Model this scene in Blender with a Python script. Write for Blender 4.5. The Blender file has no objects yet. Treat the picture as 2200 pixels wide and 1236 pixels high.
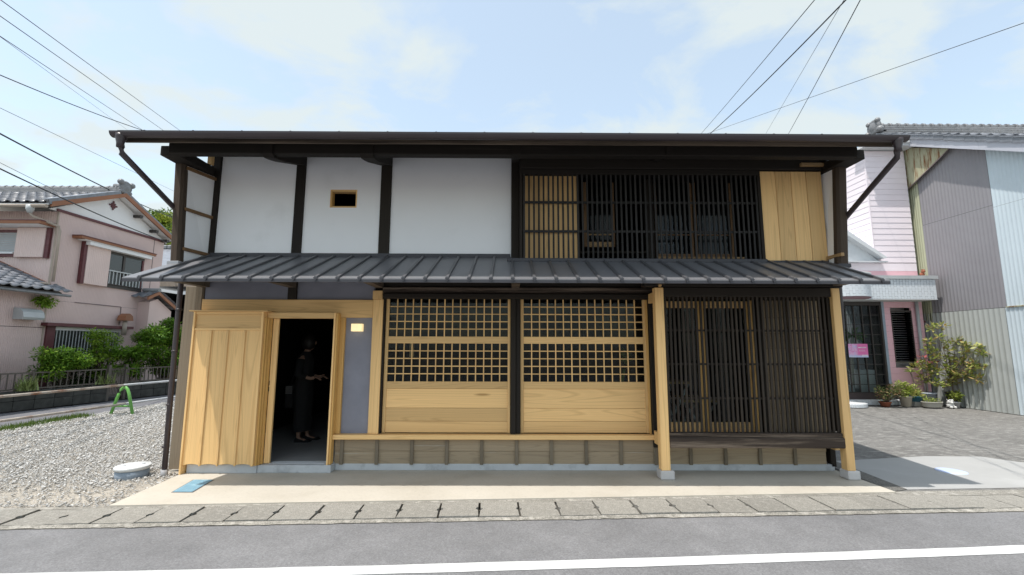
import bpy, bmesh, math, random
import numpy as np
from mathutils import Matrix, Vector
R=math.radians
random.seed(7); rng=np.random.default_rng(7)
sc=bpy.context.scene; COL=sc.collection
# ---------------------------------------------------------------- camera, sky, sun, exposure
cam=bpy.data.objects.new('camera',bpy.data.cameras.new('camera')); COL.objects.link(cam)
cam.data.sensor_width=36; cam.data.lens=36*960/2200; cam.data.clip_end=2000; cam.data.clip_start=.05
_ya,_pi,_ro=.006,.1301,-.00295
_f=Vector((math.sin(_ya)*math.cos(_pi),math.cos(_ya)*math.cos(_pi),math.sin(_pi)))
_r=Vector((math.cos(_ya),-math.sin(_ya),0)); _d=_f.cross(_r)
_r2=_r*math.cos(_ro)+_d*math.sin(_ro); _u2=-(-_r*math.sin(_ro)+_d*math.cos(_ro))
cam.matrix_world=Matrix(((_r2.x,_u2.x,-_f.x,0),(_r2.y,_u2.y,-_f.y,0),(_r2.z,_u2.z,-_f.z,1.63),(0,0,0,1)))
sc.camera=cam
SUN=Vector((.30,.215,-1)).normalized()          # the way the light travels
EL=math.asin(-SUN.z); AZ=math.atan2(-SUN.x,-SUN.y)
w=bpy.data.worlds.new('World'); sc.world=w; w.use_nodes=True
nt=w.node_tree; nt.nodes.clear(); nn=nt.nodes.new; ll=nt.links.new
out=nn('ShaderNodeOutputWorld'); bg=nn('ShaderNodeBackground'); sky=nn('ShaderNodeTexSky')
sky.sky_type='NISHITA'; sky.sun_disc=False; sky.sun_elevation=EL; sky.sun_rotation=AZ
sky.air_density=1.0; sky.dust_density=1.5; sky.ozone_density=.25
bg.inputs['Strength'].default_value=.15
tc=nn('ShaderNodeTexCoord'); sep=nn('ShaderNodeSeparateXYZ'); ll(tc.outputs['Generated'],sep.inputs[0])
ad=nn('ShaderNodeMath'); ad.operation='ADD'; ad.inputs[1].default_value=.22; ll(sep.outputs['Z'],ad.inputs[0])
mx=nn('ShaderNodeMath'); mx.operation='MAXIMUM'; mx.inputs[1].default_value=.05; ll(ad.outputs[0],mx.inputs[0])
dx=nn('ShaderNodeMath'); dx.operation='DIVIDE'; ll(sep.outputs['X'],dx.inputs[0]); ll(mx.outputs[0],dx.inputs[1])
dy=nn('ShaderNodeMath'); dy.operation='DIVIDE'; ll(sep.outputs['Y'],dy.inputs[0]); ll(mx.outputs[0],dy.inputs[1])
cmb=nn('ShaderNodeCombineXYZ'); ll(dx.outputs[0],cmb.inputs[0]); ll(dy.outputs[0],cmb.inputs[1])
n1=nn('ShaderNodeTexNoise'); n1.inputs['Scale'].default_value=2.3; n1.inputs['Detail'].default_value=9; n1.inputs['Roughness'].default_value=.56; n1.inputs['Distortion'].default_value=.35
mp=nn('ShaderNodeMapping'); mp.inputs['Location'].default_value=(3.1,1.7,0); mp.inputs['Rotation'].default_value=(0,0,R(-25)); mp.inputs['Scale'].default_value=(1,1.25,1)
ll(cmb.outputs[0],mp.inputs[0]); ll(mp.outputs[0],n1.inputs['Vector'])
rp=nn('ShaderNodeValToRGB'); rp.color_ramp.elements[0].position=.45; rp.color_ramp.elements[0].color=(.42,.42,.42,1); rp.color_ramp.elements[1].position=.585; rp.color_ramp.elements[1].color=(.93,.93,.93,1)
ll(n1.outputs['Fac'],rp.inputs[0])
cm=nn('ShaderNodeMixRGB'); cm.inputs[2].default_value=(2.3,2.54,2.80,1)
ll(rp.outputs[0],cm.inputs[0]); ll(sky.outputs[0],cm.inputs[1]); gr=nn('ShaderNodeMixRGB'); gr.blend_type='MULTIPLY'; gr.inputs[0].default_value=1; gr.inputs[2].default_value=(1.0,.995,.905,1); ll(cm.outputs[0],gr.inputs[1]); ll(gr.outputs[0],bg.inputs[0]); ll(bg.outputs[0],out.inputs[0])
sd=bpy.data.lights.new('sun','SUN'); sd.energy=2.05; sd.angle=R(.53); sd.color=(1,.955,.89)
so=bpy.data.objects.new('sun',sd); COL.objects.link(so); so.rotation_euler=SUN.to_track_quat('-Z','Y').to_euler(); so.location=(0,0,30)
sc.view_settings.view_transform='Standard'; sc.view_settings.look='None'; sc.view_settings.exposure=1.2; sc.view_settings.gamma=1; sc.view_settings.use_curve_mapping=False
sc.render.engine='CYCLES'; sc.cycles.max_bounces=7; sc.cycles.use_denoising=True
# ---------------------------------------------------------------- helpers
WM={}
def put(o,parent=None,mat=None):
    COL.objects.link(o); m=mat or Matrix.Identity(4)
    if parent is not None:
        o.parent=parent; o.matrix_parent_inverse=WM[parent.name].inverted()
    o.matrix_basis=m; WM[o.name]=m; return o
def thing(name,label,cat,loc=(0,0,0),group=None,kind=None):
    o=bpy.data.objects.new(name,None); o.empty_display_size=.2; put(o,None,Matrix.Translation(loc)); return tag(o,label,cat,group,kind)
def tag(o,label=None,cat=None,group=None,kind=None):
    for k,v in (('label',label),('category',cat),('group',group),('kind',kind)):
        if v: o[k]=v
    return o
def dup(root,delta,label=None):
    r=root.copy(); COL.objects.link(r); r.location=Vector(root.location)+Vector(delta)
    if label: r['label']=label
    def rec(a,b):
        for ch in a.children:
            c=ch.copy(); COL.objects.link(c); c.parent=b; rec(ch,c)
    rec(root,r); return r
class B:                                         # collects shapes, links them as one mesh object
    def __init__(s): s.b=bmesh.new(); s.mi=0
    def _t(s,f0):
        s.b.faces.ensure_lookup_table()
        for f in s.b.faces[f0:]: f.material_index=s.mi
    def poly(s,vs,fs):
        v=[s.b.verts.new(p) for p in vs]
        for f in fs:
            try: q=s.b.faces.new([v[i] for i in f]); q.material_index=s.mi
            except ValueError: pass
        return s
    def box(s,x0,x1,y0,y1,z0,z1,bev=0):
        if bev<=0:
            return s.poly([(x,y,z) for z in(z0,z1) for y in(y0,y1) for x in(x0,x1)],[(0,2,3,1),(4,5,7,6),(0,1,5,4),(2,6,7,3),(0,4,6,2),(1,3,7,5)])
        t=bmesh.new(); bmesh.ops.create_cube(t,size=1)
        for v in t.verts: v.co=Vector(((x0+x1)/2+v.co.x*(x1-x0),(y0+y1)/2+v.co.y*(y1-y0),(z0+z1)/2+v.co.z*(z1-z0)))
        bmesh.ops.bevel(t,geom=list(t.edges),offset=bev,segments=1,affect='EDGES')
        return s.add(t)
    def add(s,t,m=None):
        if m: bmesh.ops.transform(t,matrix=m,verts=t.verts)
        d={v:s.b.verts.new(v.co) for v in t.verts}
        for f in t.faces:
            q=s.b.faces.new([d[v] for v in f.verts]); q.material_index=s.mi; q.smooth=f.smooth
        t.free(); return s
    def prism(s,pts,axis,a,b):                   # outline in the two other axes, extruded from a to b
        def P(u,v,w): return {'x':(w,u,v),'y':(u,w,v),'z':(u,v,w)}[axis]
        n=len(pts); vs=[P(u,v,a) for u,v in pts]+[P(u,v,b) for u,v in pts]
        fs=[tuple(range(n)),tuple(range(2*n-1,n-1,-1))]+[(i,i+n,(i+1)%n+n,(i+1)%n) for i in range(n)]
        s.poly(vs,fs); return s
    def tube(s,pts,r,n=8,cap=True):
        pts=[Vector(p) for p in pts]; rs=r if isinstance(r,(list,tuple)) else [r]*len(pts); rings=[]
        for i,p in enumerate(pts):
            t=(pts[min(i+1,len(pts)-1)]-pts[max(i-1,0)]).normalized()
            a=Vector((0,0,1)) if abs(t.z)<.9 else Vector((1,0,0))
            u=t.cross(a).normalized(); v=t.cross(u)
            rings.append([s.b.verts.new(p+(u*math.cos(2*math.pi*k/n)+v*math.sin(2*math.pi*k/n))*rs[i]) for k in range(n)])
        for A,C in zip(rings,rings[1:]):
            for k in range(n):
                f=s.b.faces.new((A[k],A[(k+1)%n],C[(k+1)%n],C[k])); f.smooth=True; f.material_index=s.mi
        if cap:
            for q in (rings[0][::-1],rings[-1]):
                f=s.b.faces.new(q); f.material_index=s.mi
        return s
    def lathe(s,prof,c,n=16,sx=1,sy=1,top=True):
        rings=[[s.b.verts.new((c[0]+r*sx*math.cos(2*math.pi*k/n),c[1]+r*sy*math.sin(2*math.pi*k/n),c[2]+z)) for k in range(n)] for r,z in prof]
        for A,C in zip(rings,rings[1:]):
            for k in range(n):
                f=s.b.faces.new((A[k],A[(k+1)%n],C[(k+1)%n],C[k])); f.smooth=True; f.material_index=s.mi
        for q in ((rings[0][::-1],rings[-1]) if top else (rings[0][::-1],)):
            f=s.b.faces.new(q); f.material_index=s.mi
        return s
    def mesh(s,name,mats):
        bmesh.ops.recalc_face_normals(s.b,faces=s.b.faces)
        m=bpy.data.meshes.new(name); s.b.to_mesh(m); s.b.free()
        for q in (mats if isinstance(mats,(list,tuple)) else [mats]): m.materials.append(q)
        return m
    def obj(s,name,mats,parent=None,mat=None):
        return put(bpy.data.objects.new(name,s.mesh(name,mats)),parent,mat)
def bx(name,c,mat,parent=None,bev=0): return B().box(*c,bev).obj(name,mat,parent)
def inst(name,mesh,parent,m): return put(bpy.data.objects.new(name,mesh),parent,m)
T=Matrix.Translation
def npobj(name,V,F,mat,parent=None,smooth=False):
    me=bpy.data.meshes.new(name); V=np.asarray(V,np.float32); F=np.asarray(F,np.int32); k=F.shape[1]
    me.vertices.add(len(V)); me.vertices.foreach_set('co',V.ravel()); me.loops.add(F.size); me.loops.foreach_set('vertex_index',F.ravel())
    me.polygons.add(len(F)); me.polygons.foreach_set('loop_start',np.arange(0,F.size,k,dtype=np.int32)); me.polygons.foreach_set('loop_total',np.full(len(F),k,np.int32))
    me.update(); me.validate(); me.materials.append(mat)
    if smooth: me.polygons.foreach_set('use_smooth',np.ones(len(F),bool))
    return put(bpy.data.objects.new(name,me),parent)
# ---------------------------------------------------------------- materials
def newmat(name,rough=.7,spec=.4,metal=0):
    m=bpy.data.materials.new(name); m.use_nodes=True; t=m.node_tree; b=t.nodes['Principled BSDF']
    b.inputs['Roughness'].default_value=rough; b.inputs['Specular IOR Level'].default_value=spec; b.inputs['Metallic'].default_value=metal
    return m,t,b
def nd(t,typ,ins=None,**kw):
    n=t.nodes.new(typ)
    for k,v in kw.items(): setattr(n,k,v)
    for k,v in (ins or {}).items():
        if hasattr(v,'is_linked') or hasattr(v,'links'): t.links.new(v,n.inputs[k])
        else: n.inputs[k].default_value=v
    return n
def c4(c): return (*c,1)
def coords(t,scale=(1,1,1),rnd=True):
    tc=nd(t,'ShaderNodeTexCoord'); v=tc.outputs['Object']
    if rnd:
        oi=nd(t,'ShaderNodeObjectInfo'); s=nd(t,'ShaderNodeVectorMath',{0:(17.3,9.1,23.7)},operation='SCALE'); t.links.new(oi.outputs['Random'],s.inputs['Scale'])
        a=nd(t,'ShaderNodeVectorMath',{0:v,1:s.outputs[0]},operation='ADD'); v=a.outputs[0]
    m=nd(t,'ShaderNodeMapping',{'Vector':v,'Scale':scale}); return m.outputs[0]
def noise(t,v,scale,detail=4,rough=.55,dist=0): return nd(t,'ShaderNodeTexNoise',{'Vector':v,'Scale':scale,'Detail':detail,'Roughness':rough,'Distortion':dist}).outputs['Fac']
def ramp(t,f,stops):
    n=nd(t,'ShaderNodeValToRGB',{0:f}); e=n.color_ramp.elements
    while len(e)<len(stops): e.new(.5)
    for q,(p,c) in zip(e,stops): q.position=p; q.color=c4(c) if isinstance(c,tuple) else (c,c,c,1)
    return n.outputs[0]
def mix(t,f,a,b,mode='MIX'):
    n=nd(t,'ShaderNodeMixRGB',blend_type=mode)
    for i,x in ((0,f),(1,a),(2,b)):
        if isinstance(x,tuple): n.inputs[i].default_value=c4(x)
        elif isinstance(x,(int,float)): n.inputs[i].default_value=x
        else: t.links.new(x,n.inputs[i])
    return n.outputs[0]
def bump(t,b,h,strength=.3,dist=.01):
    n=nd(t,'ShaderNodeBump',{'Height':h,'Strength':strength,'Distance':dist}); t.links.new(n.outputs[0],b.inputs['Normal'])
def plain(name,c,rough=.6,var=.12,scale=6,bs=.0,spec=.4,metal=0,dirt=None,rnd=True):
    m,t,b=newmat(name,rough,spec,metal); v=coords(t,rnd=rnd); f=noise(t,v,scale,6,.6)
    lo=tuple(x*(1-var) for x in c); hi=tuple(min(1,x*(1+var)) for x in c)
    col=ramp(t,f,[(.3,lo),(.7,hi)])
    if dirt:
        g=noise(t,v,dirt[1],5,.65); k=ramp(t,g,[(dirt[2],0.),(dirt[2]+.18,1.)]); col=mix(t,k,col,dirt[0])
    t.links.new(col,b.inputs['Base Color'])
    if bs: bump(t,b,noise(t,v,scale*12,5,.6),bs,.004)
    return m
def wood(name,light,dark,axis='z',rough=.55,ring=1.0,var=.10,wear=None,bs=.15,kn=True):
    m,t,b=newmat(name,rough,.3); s={'x':(.16,4,4),'y':(4,.16,4),'z':(4,4,.16)}[axis]; v=coords(t,s)
    n=noise(t,v,.9*ring,2,.45,.25)
    sn=nd(t,'ShaderNodeMath',{0:n,1:150.0},operation='MULTIPLY'); sn=nd(t,'ShaderNodeMath',{0:sn.outputs[0]},operation='SINE').outputs[0]
    k=nd(t,'ShaderNodeMapRange',{0:sn,1:-1.,2:1.,3:0.,4:1.}).outputs[0]
    fib=noise(t,coords(t,tuple(x*(1 if x<1 else 9) for x in s)),3,6,.7)
    col=ramp(t,k,[(.0,tuple(a*.95+c*.05 for a,c in zip(light,dark))),(.7,light),(.93,tuple(a*.84+c*.16 for a,c in zip(light,dark))),(1.,tuple(a*.74+c*.26 for a,c in zip(light,dark)))])
    fk=ramp(t,fib,[(.3,.90),(.7,1.06)]); col=mix(t,1.,col,fk,'MULTIPLY')
    oi=nd(t,'ShaderNodeObjectInfo'); rv=nd(t,'ShaderNodeMapRange',{0:oi.outputs['Random'],1:0.,2:1.,3:1-var,4:1+var}).outputs[0]
    col=mix(t,1.,col,rv,'MULTIPLY')
    big=ramp(t,noise(t,coords(t,tuple(x*.35 for x in s)),2.2,3,.5),[(.3,.9),(.7,1.06)]); col=mix(t,1.,col,big,'MULTIPLY')
    if light[0]>.5:
        kv=coords(t,tuple(x*(1.9 if x<1 else .45) for x in s)); vo=nd(t,'ShaderNodeTexVoronoi',{'Vector':kv,'Scale':2.1}); kk=ramp(t,vo.outputs['Distance'],[(.035,.75),(.085,0.)]); col=mix(t,kk,col,dark)
    if wear:
        g=noise(t,coords(t,s),wear[1],7,.72); k2=ramp(t,g,[(wear[2],0.),(wear[2]+.14,1.)]); col=mix(t,k2,col,wear[0])
    t.links.new(col,b.inputs['Base Color'])
    if bs: bump(t,b,fib,bs,.003)
    return m
def leafmat(name,a,c,tr=.25,extra=None):
    m,t,b=newmat(name,.5,.3); g=nd(t,'ShaderNodeNewGeometry'); stops=[(0.,a),(1.,c)] if not extra else [(0.,a),(.72,c),(.86,extra),(1.,extra)]
    col=ramp(t,g.outputs['Random Per Island'],stops); t.links.new(col,b.inputs['Base Color'])
    tl=nd(t,'ShaderNodeBsdfTranslucent',{'Color':col}); mxs=nd(t,'ShaderNodeMixShader',{0:tr,1:b.outputs[0],2:tl.outputs[0]}); o=t.nodes['Material Output']; t.links.new(mxs.outputs[0],o.inputs[0])
    return m
def glassmat(name,tint=(.9,.95,.95),rough=.01,see=.85,gl_=.15):
    m,t,b=newmat(name,rough,.5); b.inputs['Base Color'].default_value=(.02,.022,.025,1)
    tr=nd(t,'ShaderNodeBsdfTransparent',{'Color':c4(tint)}); gl=nd(t,'ShaderNodeBsdfGlossy',{'Color':(gl_,gl_,gl_,1),'Roughness':rough}); fr=nd(t,'ShaderNodeFresnel',{'IOR':1.45})
    a=nd(t,'ShaderNodeMixShader',{0:see,1:b.outputs[0],2:tr.outputs[0]}); o=t.nodes['Material Output']
    z=nd(t,'ShaderNodeMixShader',{0:fr.outputs[0],1:a.outputs[0],2:gl.outputs[0]}); t.links.new(z.outputs[0],o.inputs[0]); return m
CED=(.82,.53,.235); CEDD=(.36,.19,.06)
M={}
for ax in 'xyz':
    M['ced'+ax]=wood('cedar_'+ax,CED,CEDD,ax,var=.16)
    M['dark'+ax]=wood('old_timber_'+ax,(.022,.017,.013),(.008,.006,.005),ax,.75,1.2,.2,((.05,.042,.034),3.2,.62),.3)
M['yelz']=wood('oiled_cedar_z',(.70,.42,.14),(.30,.15,.045),'z',.5); M['yelx']=wood('oiled_cedar_x',(.70,.42,.14),(.30,.15,.045),'x',.5)
M['koshi']=wood('weathered_beam',(.05,.036,.028),(.014,.011,.01),'x',.85,1.0,.12,((.22,.17,.13),2.6,.50),.6)
M['bar']=wood('old_lattice',(.034,.026,.020),(.012,.009,.008),'z',.75,1.5,.3,((.10,.08,.062),3.5,.62),.3)
M['barup']=wood('black_lattice',(.03,.028,.027),(.012,.011,.01),'z',.75,1.5,.25,((.05,.047,.045),3.5,.62),.3)
M['weathx']=wood('weathered_board',(.38,.30,.205),(.16,.12,.085),'x',.85,1.1,.16,((.44,.42,.38),4.2,.60),.5)
M['weathz']=wood('weathered_batten',(.20,.165,.12),(.10,.08,.06),'z',.85,1.2,.12,((.26,.235,.2),5,.66),.4)
M['clad']=wood('brown_cladding',(.30,.225,.145),(.14,.10,.06),'x',.85,1.1,.14,None,.4)
M['brownx']=wood('rail_brown',(.20,.115,.055),(.08,.045,.02),'y',.7,1.0)
M['sideboard']=wood('side_board',(.25,.205,.15),(.12,.09,.06),'z',.8,1,.1,None,.3)
M['logpost']=wood('split_log',(.15,.12,.085),(.04,.03,.02),'z',.85,1.6,.1,((.05,.036,.025),3,.55),.9)
M['fascia']=wood('eave_fascia',(.13,.10,.075),(.04,.03,.022),'x',.8,.8,.15,((.035,.026,.02),1.4,.5),.3)
M['verge']=wood('verge_board',(.42,.27,.13),(.2,.11,.05),'y',.6)
M['white']=plain('white_plaster',(.91,.91,.925),.85,.02,1.2,.12,.2,dirt=((.83,.83,.84),1.3,.60),rnd=False)
M['grey']=plain('grey_plaster',(.235,.24,.285),.85,.10,2.6,.12,.2,rnd=False)
M['roof']=plain('dark_sheet_metal',(.155,.155,.165),.42,.06,1.5,0,.5); M['seamshade']=plain('shaded_seam_metal',(.085,.085,.092),.42,.06,1.5,0,.5); M['rooff']=plain('dark_trim_metal',(.045,.045,.053),.5,.06,2,0,.4)  # seam metal darkened below the pans, putting shaded seam sides into the colour
M['gutter']=plain('brown_gutter',(.042,.032,.036),.38,.08,2,0,.5)
M['cap']=plain('flashing_grey',(.30,.31,.33),.5,.06)
M['found']=plain('foundation_concrete',(.48,.50,.52),.85,.10,4,.1,dirt=((.27,.28,.29),2.5,.55)); M['stone']=plain('base_stone',(.52,.51,.51),.8,.06,12,.15)
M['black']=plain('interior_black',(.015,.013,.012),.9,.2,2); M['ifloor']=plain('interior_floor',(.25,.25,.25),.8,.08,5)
M['glass']=glassmat('window_glass'); M['frost']=glassmat('frosted_glass',(.75,.78,.8),.25,.25,.8)
M['silver']=plain('bare_steel',(.6,.61,.63),.35,.05,5,0,.5,.3)
# ---------------------------------------------------------------- ground, road, kerb, drain
def structure(o): o['kind']='structure'; return o
def asph(name,c,big=.25,sp=.35,wear=None):
    m,t,b=newmat(name,.85,.25); v=coords(t,rnd=False)
    f=noise(t,v,.7,5,.6); g=noise(t,v,75,4,.8); h=noise(t,v,3.2,6,.7); oi=nd(t,'ShaderNodeObjectInfo'); rv=nd(t,'ShaderNodeMapRange',{0:oi.outputs['Random'],1:0.,2:1.,3:.9,4:1.1}).outputs[0]
    col=ramp(t,f,[(.3,tuple(x*(1-big*.5) for x in c)),(.7,tuple(x*(1+big*.5) for x in c))])
    col=mix(t,1.,col,ramp(t,g,[(.32,1-sp),(.62,1+sp*.4),(.78,1+sp*2.2)]),'MULTIPLY'); col=mix(t,1.,col,ramp(t,h,[(.3,.88),(.75,1.12)]),'MULTIPLY'); col=mix(t,1.,col,rv,'MULTIPLY') if 'slab' in name else col
    if wear:
        k=ramp(t,noise(t,nd(t,'ShaderNodeMapping',{'Vector':v,'Scale':wear[3]}).outputs[0],wear[1],7,.68),[(wear[2],0.),(wear[2]+.16,1.)]); col=mix(t,k,col,wear[0])
    t.links.new(col,b.inputs['Base Color']); bump(t,b,g,.5,.006); return m
M['asphalt']=asph('asphalt',(.20,.20,.207),.26,.36,((.31,.31,.30),2.2,.66,(.4,1.5,1)))
M['asphalt2']=asph('street_asphalt',(.16,.16,.175),.2,.25)
M['lot']=asph('rough_asphalt',(.185,.18,.172),.3,.75,((.30,.295,.28),7.,.50,(.8,1.8,1)))
M['strip']=asph('gravelly_asphalt',(.15,.145,.135),.3,.8)
M['slab']=asph('slab_concrete',(.285,.272,.245),  .16,.5,((.35,.337,.305),16,.52,(1,1,1)))
M['kerbc']=asph('kerb_concrete',(.29,.275,.245),.4,.7,((.44,.42,.38),11,.5,(1,1,1)))
M['patch']=plain('new_concrete',(.36,.36,.355),.85,.05,1.5,.12,dirt=((.42,.42,.42),.9,.6),rnd=False)
m,t,b=newmat('cream_concrete',.85,.2); v=coords(t,rnd=False); f=noise(t,v,1.3,6,.6); g=noise(t,v,30,5,.7)
col=ramp(t,f,[(.3,(.42,.385,.325)),(.5,(.475,.44,.38)),(.72,(.51,.475,.415))]); col=mix(t,1.,col,ramp(t,g,[(.28,.86),(.45,1.),(.7,1.04)]),'MULTIPLY')
sp=ramp(t,noise(t,v,55,2,.5),[(.72,0.),(.76,.5)]); col=mix(t,sp,col,(.22,.2,.17))
t.links.new(col,b.inputs['Base Color']); bump(t,b,g,.25,.004); M['apron']=m
M['earth']=plain('dry_earth',(.24,.215,.18),.95,.25,3,.4,rnd=False)
M['gravbed']=plain('gravel_bed',(.36,.33,.285),.95,.25,9,.9,rnd=False)
structure(B().poly([(-400,-300,-.09),(400,-300,-.09),(400,600,-.09),(-400,600,-.09)],[(0,1,2,3)]).obj('ground',M['earth']))
SL=.0475
def ly(x,o): return o+SL*x
def strip(name,o0,o1,z,mat,x0=-40,x1=40):
    return structure(B().poly([(x0,ly(x0,o0),z),(x1,ly(x1,o0),z),(x1,ly(x1,o1),z),(x0,ly(x0,o1),z)],[(0,1,2,3)]).obj(name,mat))
strip('road',-14,4.50,-.02,M['asphalt'],-60,60)
M['paint']=plain('road_paint',(.63,.64,.64),.7,.05,3,.2,dirt=((.40,.40,.41),9,.63),rnd=False)

kq=random.Random(3); KV=[];KF=[]
for i in range(500):
    x=-15+30*i/499; KV+=[(x,ly(x,4.497)+kq.gauss(0,.006)+.008*math.sin(x*3.1)*math.sin(x*7.7),-.012),(x,ly(x,4.56)+kq.gauss(0,.003),-.004)]
    if i: KF.append((2*i-2,2*i,2*i+1,2*i-1))
structure(npobj('kerb',KV,KF,M['kerbc']))
LV=[];LF=[]
for i in range(161):
    x=-16+.2*i; xc=max(-9,min(9,x)); yl=3.548+.0575*xc+.0024*xc*xc+(x-xc)*.05; wq=kq.gauss(0,.002); LV+=[(x,yl+wq,-.016),(x,yl+.134+kq.gauss(0,.002),-.016)]
    if i: LF.append((2*i-2,2*i,2*i+1,2*i-1))
structure(npobj('road_marking',LV,LF,M['paint']))
strip('drain_channel',4.556,5.06,-.10,plain('drain_dark',(.06,.055,.05),.95,.2))
drain=thing('drain_covers',None,None,(0,4.76,0)); drain['kind']='structure'
def slab_outline(W,D,r,seed):
    q=random.Random(seed); j=lambda a=.006: q.uniform(-a,a)
    p=[(j(),j(.004)),(W*.3,j(.006)),(W*.7,j(.006)),(W+j(),j(.004))]
    a=[(W-r*math.sin(t)*q.uniform(.7,1.1),D*.48-r*1.2*math.cos(t)) for t in np.linspace(.15,math.pi-.15,5)]
    p+=a+[(W+j(),D+j()),(W*.5,D+j(.006)),(j(),D+j())]
    p+=[(r*math.sin(t)*q.uniform(.7,1.1),D*.48+r*1.2*math.cos(t)) for t in np.linspace(.15,math.pi-.15,5)]
    return p
ang=math.atan(SL)
for k in range(-18,26):
    x=-.674+.3975*k; y=ly(x,4.578); W=.382 if k<9 else (.392 if k<12 else .3905)
    rr=random.uniform(.022,.036) if k<8 else .012
    bb=B(); t=bmesh.new(); pts=slab_outline(W,.395,rr,k)
    vt=[t.verts.new((u,v,0)) for u,v in pts]; f=t.faces.new(vt); ext=bmesh.ops.extrude_face_region(t,geom=[f]); bmesh.ops.translate(t,vec=(0,0,-.09),verts=[g for g in ext['geom'] if isinstance(g,bmesh.types.BMVert)])
    bb.add(t); bb.obj('cover_slab',M['slab'],drain,T((x,y,.0+random.uniform(-.009,.007)))@Matrix.Rotation(ang+random.uniform(-.006,.006),4,'Z')@Matrix.Rotation(random.uniform(-.008,.008),4,'X'))
structure(B().poly([(-40,ly(-40,4.98),-.012),(-4.09,4.79,-.012),(4.5,5.20,-.012),(40,ly(40,4.98),-.012),(40,ly(40,5.12),-.012),(4.5,5.36,-.012),(-4.09,4.86,-.012),(-40,ly(-40,5.06),-.012)],[(0,1,6,7),(1,2,5,6),(2,3,4,5)]).obj('verge_strip',M['kerbc']))
structure(B().prism([(-4.09,4.85),(4.40,5.30),(4.36,6.2),(-4.20,6.2)],'z',-.08,.0).obj('forecourt',M['apron']))
# gravel lot, left
structure(B().poly([(-9.85,4.55,-.03),(-4.05,4.8,-.03),(-4.05,40,-.03),(-9.85,40,-.03)],[(0,1,2,3)]).obj('gravel_ground',M['gravbed']))
def stones(n,seed):
    g=np.random.default_rng(seed); u=g.random(n*3)
    x=g.uniform(-9.9,-4.12,n*3); y=4.86+ (u**1.7)*10.5
    ok=(y>ly(x,5.02)-.05-np.abs(g.normal(0,.05,n*3)))&((y>6.05)|(x<-4.24+.0*y)|((y<6)&(x<-4.09-(y-4.85)*.085+np.abs(g.normal(0,.035,n*3)))))&((x<-4.52)|(y<6.1))
    wear=np.sin(x*1.7+y*.6)+np.sin(y*2.1-x*.4)*.6; ok&=(g.random(n*3)<np.clip(.30+.20*wear+(y-5.3)*.75+(-6.2-x)*.25,.14,1.))
    x=x[ok][:n];y=y[ok][:n];n=len(x)
    s=g.lognormal(-4.85,.45,n).clip(.004,.026)*(1+.07*(y-6).clip(0,8))
    base=np.array([[1,0,0],[0,1,0],[-1,0,0],[0,-1,0],[0,0,.62],[0,0,-.5]],float)
    V=base[None]*g.uniform(.6,1.25,(n,6,1)); V[:,:,0]*=g.uniform(.8,1.6,(n,1)); a=g.uniform(0,6.28,n); ca,sa=np.cos(a)[:,None],np.sin(a)[:,None]
    X=V[:,:,0]*ca-V[:,:,1]*sa; Y=V[:,:,0]*sa+V[:,:,1]*ca
    t=g.uniform(-.35,.35,(n,1)); Z=V[:,:,2]+t*X
    P=np.stack([X*s[:,None]+x[:,None],Y*s[:,None]+y[:,None],Z*s[:,None]-.016+s[:,None]*.3],-1)
    F=np.array([[0,1,4],[1,2,4],[2,3,4],[3,0,4],[1,0,5],[2,1,5],[3,2,5],[0,3,5]])
    return P.reshape(-1,3),(F[None]+6*np.arange(n)[:,None,None]).reshape(-1,3)
m,t,b=newmat('gravel_stone',.9,.25); g=nd(t,'ShaderNodeNewGeometry'); col=ramp(t,g.outputs['Random Per Island'],[(0.,(.28,.265,.24)),(.35,(.40,.39,.37)),(.75,(.49,.485,.475)),(1.,(.66,.65,.63))]); t.links.new(col,b.inputs['Base Color']); M['stones']=m
V_,F_=stones(120000,3); tag(npobj('gravel',V_,F_,m),kind='stuff')
def blades(n,boxf,h,seed,mat,name):
    g=np.random.default_rng(seed); x,y=boxf(g,n); hh=h*g.uniform(.4,1.2,n); a=g.uniform(0,6.28,n); wd=.006+hh*.03
    dx,dy=np.cos(a)*wd,np.sin(a)*wd; lx,ly_=g.normal(0,.35,n)*hh,g.normal(0,.35,n)*hh
    P=np.stack([np.stack([x-dx,y-dy,np.full(n,-.02)],-1),np.stack([x+dx,y+dy,np.full(n,-.02)],-1),np.stack([x+lx,y+ly_,hh],-1)],1).reshape(-1,3)
    return tag(npobj(name,P,np.arange(3*n).reshape(-1,3),mat),kind='stuff')
M['grass']=leafmat('grass_blade',(.06,.12,.02),(.16,.22,.05),.3)
blades(2600,lambda g,n:(-9.86+g.normal(0,.13,n),4.8+g.random(n)**.7*6.0),.075,5,M['grass'],'grass')
# back street, left
structure(B().poly([(-13.9,4.5,-.026),(-9.85,4.52,-.026),(-9.85,60,-.026),(-13.9,60,-.026)],[(0,1,2,3)]).obj('back_street',M['asphalt2']))
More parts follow.
